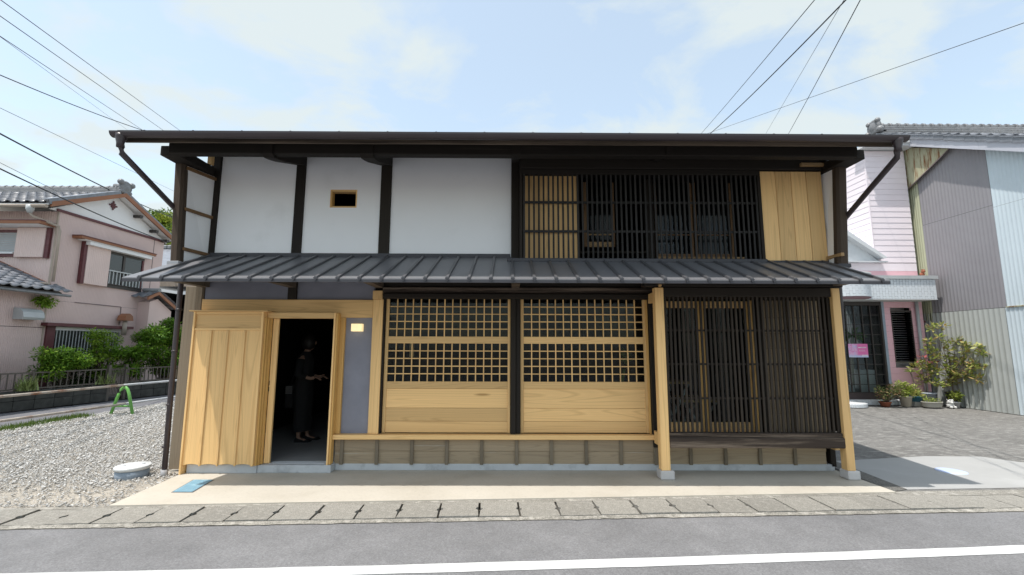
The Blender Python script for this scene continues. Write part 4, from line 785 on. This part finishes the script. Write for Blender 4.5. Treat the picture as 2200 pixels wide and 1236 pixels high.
M['lou']=glassmat('louvre_glass',(.95,.97,.97),.05,.95,.3)
tmsh=B().box(-.0395,.0395,0,.012,.003,th_-.004,.003).mesh('wall_tile',M['wtile']); hm=B().box(-.0395,.0395,0,.012,.003,th_/2-.004,.003).mesh('half_tile',M['wtile'])
for c in range(24):
    x=12.215-tw*(c+.5)
    if x<10.12: break
    if c%2==0:
        for r in range(4): inst('wall_tile',tmsh,PS,T((x,YF,2.99+(th_-.003)*r)))
    else:
        inst('half_tile',hm,PS,T((x,YF,2.99)))
        for r in range(3): inst('wall_tile',tmsh,PS,T((x,YF,2.99+th_/2-.002+(th_-.003)*r)))
        inst('half_tile',hm,PS,T((x,YF,2.99+th_/2-.002+(th_-.003)*3)))
bc=(9.42,12.62); br=.72
B().lathe([(br-.014,0),(br-.014,.575),(.0,.575)],(bc[0],bc[1],2.99),40).obj('round_canopy',M['joint'],PS); B().lathe([(br-.004,-.006),(br-.004,-.002)],(bc[0],bc[1],2.985),40).obj('round_soffit',M['mauve'],PS); B().lathe([(br+.04,.577),(br+.04,.675),(.0,.675),(.0,.577)],(bc[0],bc[1],2.99),40).obj('round_ledge',M['alu'],PS)
na=30
for c in range(na):
    a=-math.pi+math.pi*(c+.5)/na*1.0
    if a<-2.2: continue
    m_=T((bc[0]+br*math.cos(a),bc[1]+br*math.sin(a),2.99))@Matrix.Rotation(a+math.pi/2,4,'Z')@Matrix.Scale(.92,4,(1,0,0))
    if c%2==0:
        for r in range(4): inst('wall_tile',tmsh,PS,m_@T((0,0,(th_-.003)*r)))
    else:
        inst('half_tile',hm,PS,m_)
        for r in range(3): inst('wall_tile',tmsh,PS,m_@T((0,0,th_/2-.002+(th_-.003)*r)))
        inst('half_tile',hm,PS,m_@T((0,0,th_/2-.002+(th_-.003)*3)))
# glazed door
bx('door_head',(8.6,11.05,13.17,13.25,2.86,2.968),M['dkalu'],PS); bx('door_base',(8.6,11.0,13.17,13.25,.13,.30),plain('brown_kick',(.06,.045,.045),.5),PS); bx('door_jamb',(10.99,11.04,13.16,13.25,.30,2.859),M['dkalu'],PS); bx('door_trim',(11.041,11.115,13.15,13.25,.13,2.968),plain('blue_grey_alu',(.30,.36,.43),.4),PS)
gd=bx('glazed_door',(8.6,10.989,13.19,13.23,.301,.33),M['dkalu'],PS)
for x in (9.22,9.48,9.74,9.98,10.225,10.475,10.72): bx('muntin',(x-.012,x+.012,13.19,13.225,.331,2.859),M['dkalu'],gd)
for k in range(9): bx('muntin_bar',(8.6,10.989,13.195,13.22,.55+.289*k-.009,.55+.289*k+.009),M['dkalu'],gd)
bx('pane',(8.6,10.989,13.226,13.229,.331,2.859),M['glass'],gd)
corr('reflection_ribs',(8.6,14.0),(11.05,14.0),.9,2.9,.06,.012,plain('grey_reflection_ribs',(.30,.31,.33),.7),PS); bx('shop_floor',(8.6,12.2,13.26,15.6,.02,.13),M['ifloor'],PS); bx('display_shelf',(10.45,10.98,13.5,13.9,.13,.95),M['whiteb'],PS); bx('display_shelf',(9.6,10.2,13.4,13.7,.13,.50),M['whiteb'],PS)  # ribbed grey sheet added behind the glass, imitating a corrugated reflection
# lower boards with louvre window
n=15; z0_=.33; h=(2.972-z0_)/n; wx0,wx1,wz0,wz1=11.335,11.955,1.20,2.69
for i in range(n):
    z=z0_+h*i
    for a,b_ in ([(11.116,12.30)] if z+h<wz0+.01 or z>wz1-.03 else [(11.116,wx0),(wx1,12.30)]): bx('siding_board',(a+.0005,b_-.0005,13.20+random.uniform(0,.002),13.26,z,z+h-.004),M['pinklo'],PS,.002)
lw=bx('louvre_window',(wx0,wx1,13.185,13.24,wz1-.03,wz1+.02),M['dkalu'],PS)
for c in ((wx0,wx0+.025),(wx1-.03,wx1)): bx('frame',(*c,13.19,13.24,wz0+.02,wz1-.031),M['dkalu'],lw)
bx('frame',(wx0,wx1,13.19,13.24,wz0-.015,wz0+.019),M['dkalu'],lw)
lm_=B().poly([(wx0+.026,13.175,0),(wx1-.031,13.175,0),(wx1-.031,13.235,.055),(wx0+.026,13.235,.055),(wx0+.026,13.179,-.004),(wx1-.031,13.179,-.004),(wx1-.031,13.239,.051),(wx0+.026,13.239,.051)],[(0,1,2,3),(4,7,6,5),(0,4,5,1),(2,6,7,3),(0,3,7,4),(1,5,6,2)]).mesh('louvre_slat',M['lou'])
for k in range(21): inst('louvre_slat',lm_,lw,T((0,0,wz0+.035+.068*k)))
for k in range(22): bx('louvre_clip',(wx1-.05,wx1-.031,13.165,13.18,wz0+.03+.068*k,wz0+.05+.068*k),M['dkalu'],lw)
bx('shelf',(wx0,wx1,13.26,13.6,1.17,1.2),M['whiteb'],PS); bx('back_panel',(11.64,12.2,13.7,13.75,.13,2.9),M['whiteb'],PS)
B().tube([(12.08,13.13,2.97),(12.08,13.13,.2)],.043,10).obj('downpipe',M['alu'],PS)
bx('plinth',(8.6,11.95,12.93,13.19,0,.125),M['trimw'],PS); bb=B()
for k in range(40):
    x=8.65+.082*k; bb.box(x,x+.074,12.918,12.929,.012,.118)
o=bb.obj('plinth_tiles',M['wtile'],PS); o['kind']='stuff'
bb=B().lathe([(.43,0),(.43,.10),(.0,.10)],(9.45,12.72,0),30); bb.obj('round_step',M['trimw'],PS)
bb=B()
for k in range(26):
    a=-math.pi*.02-math.pi*.96*k/25; t=bmesh.new(); bmesh.ops.create_cube(t,size=1); bb.add(t,T((9.45+.436*math.cos(a),12.72+.436*math.sin(a),.05))@Matrix.Rotation(a,4,'Z')@Matrix.Diagonal((.012,.045,.09,1)))
o=bb.obj('step_tiles',M['wtile'],PS); o['kind']='stuff'
bx('side_panel',(12.31,12.43,13.3,13.34,0,2.35),plain('violet_door',(.13,.12,.15),.5),PS); bx('side_panel_head',(12.31,12.43,13.28,13.35,2.351,2.42),M['maroon'],PS)
# poster: flat print, a plain pink and blue wash with pale bars
m,t,b=newmat('poster_print',.4); v=coords(t,rnd=False); f=noise(t,v,9,4,.6,.8); g=nd(t,'ShaderNodeSeparateXYZ',{0:v}); x_=nd(t,'ShaderNodeMapRange',{0:g.outputs[0],1:9.93,2:10.52,3:0.,4:1.}).outputs[0]; z_=nd(t,'ShaderNodeMapRange',{0:g.outputs[2],1:1.33,2:1.72,3:0.,4:1.}).outputs[0]
c1=ramp(t,f,[(.35,(.72,.25,.55)),(.5,(.80,.50,.72)),(.62,(.45,.50,.82))]); c2=ramp(t,x_,[(.38,0.),(.52,1.)]); c3=mix(t,c2,c1,(.80,.18,.45)); c4_=mix(t,ramp(t,z_,[(.08,1.),(.22,0.)]),c3,(.55,.60,.85)); t.links.new(c4_,b.inputs['Base Color'])
po=thing('poster','pink and blue event poster hung on the gridded shop door','poster',(10.23,13.16,1.52)); bx('sheet',(9.945,10.515,13.155,13.160,1.33,1.722),m,po)
M['pw']=plain('poster_white',(.78,.76,.80),.5,.02)
for a,b_,z0,z1 in ((10.235,10.475,1.598,1.632),(10.25,10.42,1.53,1.540),(10.25,10.44,1.505,1.515),(10.33,10.50,1.355,1.405),(9.955,10.14,1.338,1.356)):
    bb=B(); n=int((b_-a)/.03)
    for k in range(n):
        q=random.uniform(.55,.95); bb.box(a+(b_-a)*k/n,a+(b_-a)*(k+q)/n,13.1535,13.1549,z0+random.uniform(0,.004),z1)
    bb.obj('printed_line',M['pw'],po)
# ---------------------------------------------------------------- pots and plants before the shop
def pot(root,prof,c,mat,soil=True,n=18,sx=1,sy=1):
    o=B().lathe(prof,c,n,sx,sy,False).obj('pot',mat,root)
    r,z=prof[-1]; B().lathe([(r*.97,z-.05),(r*.97,z-.03),(.0,z-.022)],c,n,sx,sy).obj('soil',M['earth'],root)
def rim(r0,r1,h,w=.012,lip=.02): return [(r0,0),(r1,h-lip),(r1+w,h-lip),(r1+w,h),(r1-.012,h)]
M['terra']=plain('terracotta',(.33,.11,.06),.7,.12,6); M['beigepot']=plain('beige_pot',(.48,.44,.36),.6,.07,5); M['bluepot']=plain('teal_glaze',(.06,.22,.32),.3,.1,5); M['gbpot']=plain('blue_grey_pot',(.33,.36,.42),.5,.06,4); M['trough']=plain('stone_trough',(.42,.41,.37),.8,.12,6,.1); M['greypot']=plain('grey_pot',(.42,.43,.44),.6,.06); M['blackpot']=plain('black_pot',(.045,.04,.042),.5,.1)
M['azal']=leafmat('azalea_leaf',(.10,.15,.05),(.26,.28,.11),.3,(.30,.16,.10)); M['limeg']=leafmat('lime_leaf',(.18,.26,.04),(.42,.46,.12),.3); M['photi']=leafmat('photinia_leaf',(.20,.27,.05),(.46,.48,.16),.35,(.46,.33,.14)); M['redl']=leafmat('red_leaf',(.42,.07,.07),(.55,.18,.16),.3); M['twig']=plain('twig',(.20,.15,.12),.85,.2,10)
def plant(name,label): return thing(name,label,'potted plant',(0,0,0),'potted plants in front of the pink shop')
q=random.Random(9)
def at(name,label,x,y): 
    r=thing(name,label,'potted plant',(x,y,0),'potted plants in front of the pink shop'); return r
r=at('potted_azalea','sparse olive-green azalea in a low terracotta pot, leftmost of the shop pots',10.42,12.62)
pot(r,rim(.10,.135,.13),(10.42,12.62,0),M['terra']); L=[(10.42+q.uniform(-.28,.28),12.62+q.uniform(-.22,.2),q.uniform(.26,.55),.11) for _ in range(15)]
leaves('foliage',L,1100,.062,M['azal'],r,41,.3,.5); stems('stem',[([(10.42,12.62,.1),((10.42+l[0])/2,(12.62+l[1])/2,l[2]*.55),l[:3]],[.014,.009,.004]) for l in L],M['twig'],r,5)
r=at('potted_shrub','bright lime shrub in a tall beige pot right of the azalea',11.0,12.62)
pot(r,rim(.105,.145,.29,.014,.035),(11.0,12.62,0),M['beigepot']); L=[(11.0+q.uniform(-.17,.17),12.62+q.uniform(-.14,.14),q.uniform(.36,.62),.09) for _ in range(13)]
leaves('foliage',L,900,.07,M['limeg'],r,42,.4,.5); stems('stem',[([(11.0,12.62,.25),l[:3]],[.008,.004]) for l in L],M['twig'],r,4)
r=at('potted_dracaena','thin bare-stemmed plant with a spiky crown in a teal pot',11.32,12.8)
pot(r,rim(.12,.165,.15),(11.42,12.78,.12),M['bluepot']); B().box(11.3,11.54,12.68,12.9,0,.12).obj('pot_base',M['trough'],r)
stems('stem',[([(11.50,12.78,.2),(11.45,12.78,.55),(11.37,12.78,.92)],[.02,.016,.013])],M['twig'],r,6)
bb=B()
for k in range(26):
    a=k*2.4; u=q.uniform(.2,1.1); d=Vector((math.cos(a)*math.cos(u),math.sin(a)*math.cos(u),math.sin(u)*.9)); p0=Vector((11.37,12.78,.93)); s_=d.cross(Vector((0,0,1))).normalized()*.011; l=q.uniform(.13,.22)
    bb.poly([p0-s_,p0+s_,p0+d*l*.6+s_*.8,p0+d*l+Vector((0,0,-.03)),p0+d*l*.6-s_*.8],[(0,1,2,3,4)])
bb.obj('crown',M['limeg'],r); leaves('groundcover',[(11.42,12.72,.30,.10)],160,.12,M['photi'],r,43,.6,.2)
r=at('potted_photinia','red-tipped young photinia in a round blue-grey tub against the shop wall',11.8,12.85)
pot(r,rim(.17,.21,.25,.016,.04),(11.80,12.83,.12),M['gbpot'],n=22); B().box(11.62,11.98,12.7,12.98,0,.12).obj('pot_base',M['trough'],r)
L=[(11.62,12.8,1.05,.13),(11.70,12.8,1.18,.12),(11.78,12.78,.95,.13),(11.74,12.8,.80,.10),(11.88,12.8,1.12,.11),(11.98,12.78,1.0,.1),(11.70,12.8,.68,.09)]
leaves('foliage',L,190,.15,M['photi'],r,44,.3,.42); leaves('red_foliage',[(11.62,12.76,1.28,.09),(11.74,12.76,1.38,.09),(11.98,12.74,1.19,.05)],20,.15,M['redl'],r,45,.6,.32)
stems('stem',[([(11.80,12.83,.3),(11.78,12.8,.6),l[:3]],[.012,.01,.004]) for l in L],M['twig'],r,5)
r=at('planter_trough','low oval pale stone trough with thin grassy growth in front of the tubs',11.52,12.35)
pot(r,[(.19,0),(.235,.035),(.25,.135),(.262,.135),(.262,.15),(.235,.15)],(11.50,12.38,.012),M['trough'],n=24,sx=1.05,sy=.62); B().box(11.35,11.65,12.28,12.48,-.01,.013).obj('trough_feet',M['blackpot'],r)
leaves('foliage',[(11.42,12.38,.17,.10),(11.58,12.38,.15,.12)],240,.06,M['limeg'],r,46,.6,.3)
r=at('potted_seedling','small lime-leaved bush in a pale grey pot just left of the black pot',12.18,12.4)
pot(r,rim(.085,.115,.16),(12.17,12.42,0),M['greypot']); L=[(12.17+q.uniform(-.1,.1),12.42+q.uniform(-.1,.1),q.uniform(.22,.42),.085) for _ in range(9)]
leaves('foliage',L,430,.065,M['limeg'],r,47,.4,.55); stems('stem',[([(12.17,12.42,.12),l[:3]],[.006,.003]) for l in L],M['twig'],r,4)
r=at('potted_shrub','tall open photinia shrub in a black pot against the ribbed green sheet',12.35,12.55)
pot(r,rim(.115,.155,.40,.014,.04),(12.27,12.55,0),M['blackpot'])
px_=lambda u,v:(12.25+ (u-2045)/76.*.98, 12.45-(u-2045)/76.*.32*0, 1.63+(742-v)/76.*.98)
CP=[(2015,700),(2035,698),(2005,730),(2018,722),(2000,748),(2012,755),(2008,768),(2040,735),(2042,748),(2062,728),(2068,738),(2072,752),(2092,742),(2095,755),(2030,765),(2045,768),(2055,775),(2085,775),(2078,785),(2095,782),(2012,795),(2035,800),(2050,798),(2062,805),(2078,800),(2085,808),(2010,820),(2025,822),(2040,812),(2052,822),(2030,788)]
L=[]
for u,v in CP:
    x=12.22+(u-2045)/80; y=12.42-max(0,(x-12.32))*1.25+q.uniform(-.08,.08); x=min(x,12.36); L.append((x,y,1.63+(743-v)/78.5,.085,.095,.075))
leaves('foliage',L,1150,.125,M['photi'],r,48,.35,.46); leaves('red_foliage',[l for i,l in enumerate(L) if i%9==0],12,.1,M['redl'],r,49,.6,.34)
stems('stem',[([(12.27,12.55,.33),(12.25,12.5,.75),((12.25+l[0])/2,(12.5+l[1])/2,(l[2]+.75)/2+.05),l[:3]],[.013,.010,.006,.003]) for l in L],M['twig'],r,5)
oz=thing('garden_ornament','small white openwork animal ornament on the ground by the pots','ornament',(11.95,12.33,0)); M['plaster']=plain('white_ceramic',(.66,.66,.65),.5,.06,10)
bb=B()
for c,rd,sq in (((11.95,12.33,.075),.085,(1,.8,.85)),((11.93,12.30,.165),.065,(1,.9,.95)),((11.90,12.27,.215),.022,(1,1,1)),((11.97,12.28,.215),.022,(1,1,1)),((11.90,12.25,.03),.035,(1,1.1,.8)),((12.0,12.25,.03),.035,(1,1.1,.8)),((11.91,12.235,.15),.028,(1,1,.9))):
    t=bmesh.new(); bmesh.ops.create_icosphere(t,subdivisions=2,radius=rd); bb.add(t,T(c)@Matrix.Diagonal((*sq,1)))
o=bb.obj('body',M['plaster'],oz)
bb=B()
for k in range(12):
    a=k*2.399; z=.02+.016*k; bb.tube([(11.95+.088*math.cos(a+u)*(1-k*.02),12.33+.075*math.sin(a+u)*(1-k*.02),z+.02*u) for u in np.linspace(0,1.6,6)],.008,5)
bb.obj('coil',M['plaster'],oz)
fg=thing('window_figurine','white plush figure with rounded ears sitting inside the louvre window','figurine',(11.46,13.35,1.2)); bb=B()
for c,rd,sq in (((11.46,13.34,1.31),.10,(1,.8,1.0)),((11.46,13.35,1.49),.095,(1.15,.85,.9)),((11.38,13.36,1.575),.035,(1,.6,1)),((11.54,13.36,1.575),.035,(1,.6,1)),((11.40,13.28,1.23),.04,(1,1.3,.8)),((11.53,13.28,1.23),.04,(1,1.3,.8))):
    t=bmesh.new(); bmesh.ops.create_icosphere(t,subdivisions=2,radius=rd); bb.add(t,T(c)@Matrix.Diagonal((*sq,1)))
o=bb.obj('body',M['plaster'],fg)
for f in o.data.polygons: f.use_smooth=True
co=thing('ledge_ornament','small brown ceramic animal on the canopy ledge by the warehouse wall','ornament',(11.95,12.7,3.66)); bb=B()
for c,rd in (((11.95,12.7,3.72),.06),((11.95,12.66,3.80),.05),((11.92,12.66,3.85),.018),((11.98,12.66,3.85),.018)):
    t=bmesh.new(); bmesh.ops.create_icosphere(t,subdivisions=2,radius=rd); bb.add(t,T(c))
bb.obj('body',M['terra'],co)
ip=thing('indoor_palm','spindly palm with a pale trunk standing inside the gridded shop door','potted plant',(10.35,13.55,.13)); pot(ip,rim(.12,.16,.3),(10.32,13.6,.13),M['whiteb']); stems('trunk',[([(10.32,13.6,.35),(10.36,13.6,1.2),(10.44,13.6,1.95)],[.035,.04,.035])],M['beigepot'],ip,8)
bb=B()
for k in range(40):
    a=k*2.4; u=q.uniform(-.3,1.0); d=Vector((math.cos(a)*math.cos(u),math.sin(a)*math.cos(u)*.6,math.sin(u))); p0=Vector((10.44,13.6,1.97)); s_=d.cross(Vector((0,0,1))).normalized()*.012; l=q.uniform(.3,.5)
    bb.poly([p0-s_,p0+s_,p0+d*l*.6+s_*.8,p0+d*l+Vector((0,0,-.12)),p0+d*l*.6-s_*.8],[(0,1,2,3,4)])
bb.obj('crown',M['nan'],ip)
# ---------------------------------------------------------------- inside the timber house
ft0=None
for x,zt,lab in ((2.52,1.10,'taller folding table with crossed silver legs behind the lattice'),(2.93,.83,'lower folding table with crossed silver legs behind the lattice')):
    t=thing('folding_table',lab,'table',(x,7.2,.1),'folding tables inside the lattice bay'); bx('table_top',(x-.32,x+.22,6.85,7.55,zt-.03,zt),M['cedx'],t)
    for y in (6.9,7.5):
        for a,b_ in ((-.30,.20),(.20,-.30)): B().tube([(x+a,y,.10),(x+b_,y,zt-.03)],.021,6).obj('leg',M['whiteb'],t)
    B().tube([(x-.3,6.9,.1),(x-.3,7.5,.1)],.014,6).obj('brace',M['silver'],t)
sg=thing('bamboo_sprig','cut bamboo tube holding a green sprig inside the right lattice window','plant',(1.66,6.6,0)); stems('tube',[([(1.64,6.62,1.05),(1.68,6.6,1.30)],[.022,.022])],M['limeg'],sg,8); leaves('foliage',[(1.70,6.6,1.38,.03,.03,.07),(1.73,6.6,1.5,.035,.03,.07)],60,.09,M['limeg'],sg,61,.8,.3); bx('stand',(1.58,1.74,6.55,6.72,.1,1.05),M['darkz'],sg)
tgp=thing('hanging_tag','narrow cedar plaque hanging inside the left lattice window','plaque',(-1.42,6.6,1.65)); bx('board',(-1.455,-1.39,6.6,6.615,1.47,1.70),M['cedz'],tgp); B().tube([(-1.42,6.607,1.70),(-1.42,6.607,2.5)],.003,5).obj('cord',M['twig'],tgp)
# person in the doorway
PE=thing('person','person in black clothes and black flat shoes standing just inside the dark doorway','person',(-3.33,7.5,.1))
m,t,b=newmat('skin',.55); b.inputs['Base Color'].default_value=(.50,.31,.23,1); b.inputs['Base Color'].default_value=(.30,.18,.13,1); M['skin']=m; M['cloth']=plain('black_cloth',(.012,.012,.013),.9,.2); M['hairm']=plain('dark_hair',(.012,.009,.008),.5,.2); M['stripe']=plain('stripe_white',(.2,.2,.2),.8)
def skinmesh(name,vs,es,rad,mat,parent,root=0,sub=2):
    me=bpy.data.meshes.new(name+'_base'); me.from_pydata(vs,es,[]); o=bpy.data.objects.new(name+'_base',me); COL.objects.link(o)
    md=o.modifiers.new('s','SKIN'); sv=me.skin_vertices[0].data
    for i,rr in enumerate(rad): sv[i].radius=(rr,rr) if not isinstance(rr,tuple) else rr; sv[i].use_root=(i==root)
    o.modifiers.new('u','SUBSURF').levels=sub; o.modifiers['u'].render_levels=sub
    dg=bpy.context.evaluated_depsgraph_get(); ev=o.evaluated_get(dg); nm=bpy.data.meshes.new_from_object(ev); bpy.data.objects.remove(o)
    nm.materials.clear(); nm.materials.append(mat)
    for p_ in nm.polygons: p_.use_smooth=True
    nm.name=name; return put(bpy.data.objects.new(name,nm),parent)
bx0,by0,bz0=-3.36,7.5,.1
def W_(x,y,z): return (bx0+x,by0+y,bz0+z)
vs=[W_(0,0,.88),W_(0,0,1.02),W_(.0,0,1.20),W_(.0,0,1.33),W_(.015,0,1.42),W_(.03,0,1.47),W_(.045,0,1.53),W_(.05,0,1.60),
    W_(0,-.16,1.31),W_(-.02,-.19,1.06),W_(.17,-.16,1.0),W_(.235,-.15,1.02), W_(0,.16,1.31),W_(-.02,.19,1.06),W_(.17,.14,1.0),W_(.235,.13,1.02),
    W_(0,-.085,.84),W_(.01,-.09,.46),W_(-.01,-.09,.09),W_(.02,-.09,.035),W_(.13,-.095,.02), W_(0,.085,.84),W_(.03,.09,.46),W_(.05,.09,.09),W_(.08,.09,.035),W_(.19,.095,.02)]
es=[(0,1),(1,2),(2,3),(3,4),(4,5),(5,6),(6,7),(3,8),(8,9),(9,10),(10,11),(3,12),(12,13),(13,14),(14,15),(0,16),(16,17),(17,18),(18,19),(19,20),(0,21),(21,22),(22,23),(23,24),(24,25)]
rd=[.13,.105,.115,.11,.05,.05,.085,.075,.05,.038,.028,.03,.05,.038,.028,.03,.075,.05,.033,.034,.026,.075,.05,.033,.034,.026]
body=skinmesh('body',vs,es,rd,M['skin'],PE)
for hy in (-.15,.13):                                  # fingers and thumb
    for k in range(4):
        y=hy-.03+.019*k; l=(.075,.085,.082,.065)[k]; skinmesh('finger',[W_(.235,y*.6+hy*.4,1.02),W_(.27,y,1.015),W_(.27+l*.5,y,1.0),W_(.27+l*.8,y,.972)],[(0,1),(1,2),(2,3)],[.011,.010,.009,.007],M['skin'],body,0,1)
    skinmesh('thumb',[W_(.235,hy*.8,1.03),W_(.265,hy*.62,1.045),W_(.30,hy*.55,1.045)],[(0,1),(1,2)],[.012,.011,.009],M['skin'],body,0,1)
t=bmesh.new(); bmesh.ops.create_icosphere(t,subdivisions=3,radius=.1)
for v in t.verts:
    v.co=Vector((v.co.x*.95,v.co.y*.78,v.co.z*1.18))
    if v.co.x>.075 and abs(v.co.y)<.02 and -.02<v.co.z<.03: v.co.x+=.02
B().add(t,T(W_(.05,0,1.56))).obj('head',M['skin'],PE); t=bmesh.new(); bmesh.ops.create_icosphere(t,subdivisions=3,radius=.112)
for v in t.verts: v.co=Vector((min(v.co.x*1.06,.112 if v.co.y<.02 and v.co.z<.07 else .075),v.co.y*.95,v.co.z*1.22-.005))
B().add(t,T(W_(.038,0,1.585))).obj('hair',M['hairm'],PE)
for s_ in (-1,1):
    bb=B()
    for c in (.012,): 
        t=bmesh.new(); bmesh.ops.create_icosphere(t,subdivisions=1,radius=.01); bb.add(t,T(W_(.135,s_*.03,1.575)))
    bb.obj('eye',M['hairm'],PE)
bb=B(); rings=[]
for z,rx,ry,ox in ((.17,.13,.19,.01),(.45,.125,.185,.01),(.75,.14,.18,0),(.95,.125,.165,0),(1.08,.115,.15,0),(1.25,.13,.17,0),(1.34,.11,.17,0),(1.40,.07,.10,.01),(1.43,.058,.065,.015)):
    rings.append([bb.b.verts.new(W_(ox+rx*math.cos(a)*(1+.04*math.sin(6*a)),ry*math.sin(a)*(1+.04*math.sin(6*a)),z)) for a in np.linspace(0,2*math.pi,24,endpoint=False)])
for A_,C_ in zip(rings,rings[1:]):
    for k in range(24): f=bb.b.faces.new((A_[k],A_[(k+1)%24],C_[(k+1)%24],C_[k])); f.smooth=True
bb.obj('dress',M['cloth'],PE)
for s_,e_ in ((-.16,8),(.16,12)): B().tube([vs[e_],Vector(vs[e_+1]),Vector(vs[e_+1])*.35+Vector(vs[e_+2])*.65],[.07,.058,.045],10).obj('sleeve',M['cloth'],PE)
for a_,y_ in ((0,-.09),(.06,.09)): B().prism([(-.05,0),(.17,0),(.2,.012),(.17,.04),(.1,.03),(.03,.05),(-.04,.075),(-.055,.04)],'y',-.045,.045).obj('shoe',M['cloth'],PE,T(W_(a_,y_,0)))
tb_=thing('tote_bag','black bag with white stripes hanging beside the person in the doorway','bag',(-3.56,7.5,.9)); bx('bag_body',(-3.62,-3.50,7.40,7.60,.62,.99),M['cloth'],tb_,.02)
for k in range(4): bx('stripe',(-3.615,-3.505,7.394,7.399,.86+.032*k,.872+.032*k),M['stripe'],tb_)
B().tube([(-3.56,7.45,.98),(-3.5,7.42,1.15),(-3.40,7.34,1.2),(-3.46,7.5,1.15),(-3.56,7.55,.98)],.008,6).obj('strap',M['cloth'],tb_)
# ---------------------------------------------------------------- overhead wires
M['wire']=plain('black_cable',(.02,.02,.025),.6,.1); M['wire2']=plain('grey_wire',(.07,.075,.085),.6,.1)
def wire(lab,a,b_,r,mat='wire',sag=.0,t0=-.35,t1=1.15,grp='wires at upper left'):
    a=Vector(a); b_=Vector(b_); pts=[]
    for k in range(25):
        u=t0+(t1-t0)*k/24; p_=a+(b_-a)*u; p_.z-=sag*4*u*(1-u) if sag else 0; pts.append(p_)
    o=B().tube(pts,r,5).obj('overhead_wire',M[mat]); return tag(o,lab,'wire',grp)
wire('uppermost of the parallel thin wires crossing the sky at upper left',(-11.22,9,9.15),(-17.23,22,12.74),.010,'wire2'); wire('second from the top of the thin wires at upper left',(-11.17,9,8.76),(-18.07,22,12.73),.010,'wire2'); wire('third from the top of the thin wires at upper left',(-11.10,9,8.28),(-19.13,22,12.73),.009,'wire2'); wire('hair-thin pale wire just below the third upper-left wire',(-10.96,9,8.17),(-21.7,24,13.73),.005,'wire2')
wire('dark sagging cable meeting the left end of the gutter at upper left',(-10.96,9,7.37),(-13.17,15,9.21),.012,'wire',.04); wire('hair-thin wire above the mauve house running to the downpipe',(-10.85,9,6.62),(-18.69,24,10.12),.006,'wire2'); wire('thick black cable passing above the ridge end of the mauve house',(-10.76,9,6.04),(-16.99,22,8.0),.018,'wire',.10); wire('thick black cable crossing in front of the white gable',(-10.65,9,5.27),(-12.97,16.5,5.49),.016,'wire',.06,-.35,1.02); wire('thin wire over the left part of the mauve roof',(-11.26,9.5,5.61),(-12.7,12,5.92),.006,'wire2',0,-.5,1.3)
g2='wires at upper right'
wire('thin wire leftmost of the fan at upper right',(5.27,7,7.59),(8.26,18,10.75),.008,'wire',.02,-.3,1.2,g2); wire('thick black cable of the fan at upper right',(5.82,7,7.6),(7.69,16,9.72),.013,'wire',.06,-.3,1.2,g2); wire('hair-thin wire right of the thick cable at upper right',(5.73,7,7.51),(10.99,18,10.75),.005,'wire2',0,-.3,1.2,g2); wire('steep dark wire rightmost of the fan at upper right',(6.07,7,7.6),(11.3,17,10.25),.009,'wire',.02,-.3,1.2,g2); wire('long shallow thin wire reaching the right edge of the sky',(10.13,8,7.98),(10.8,22,12.83),.008,'wire2',0,-.3,1.2,g2)
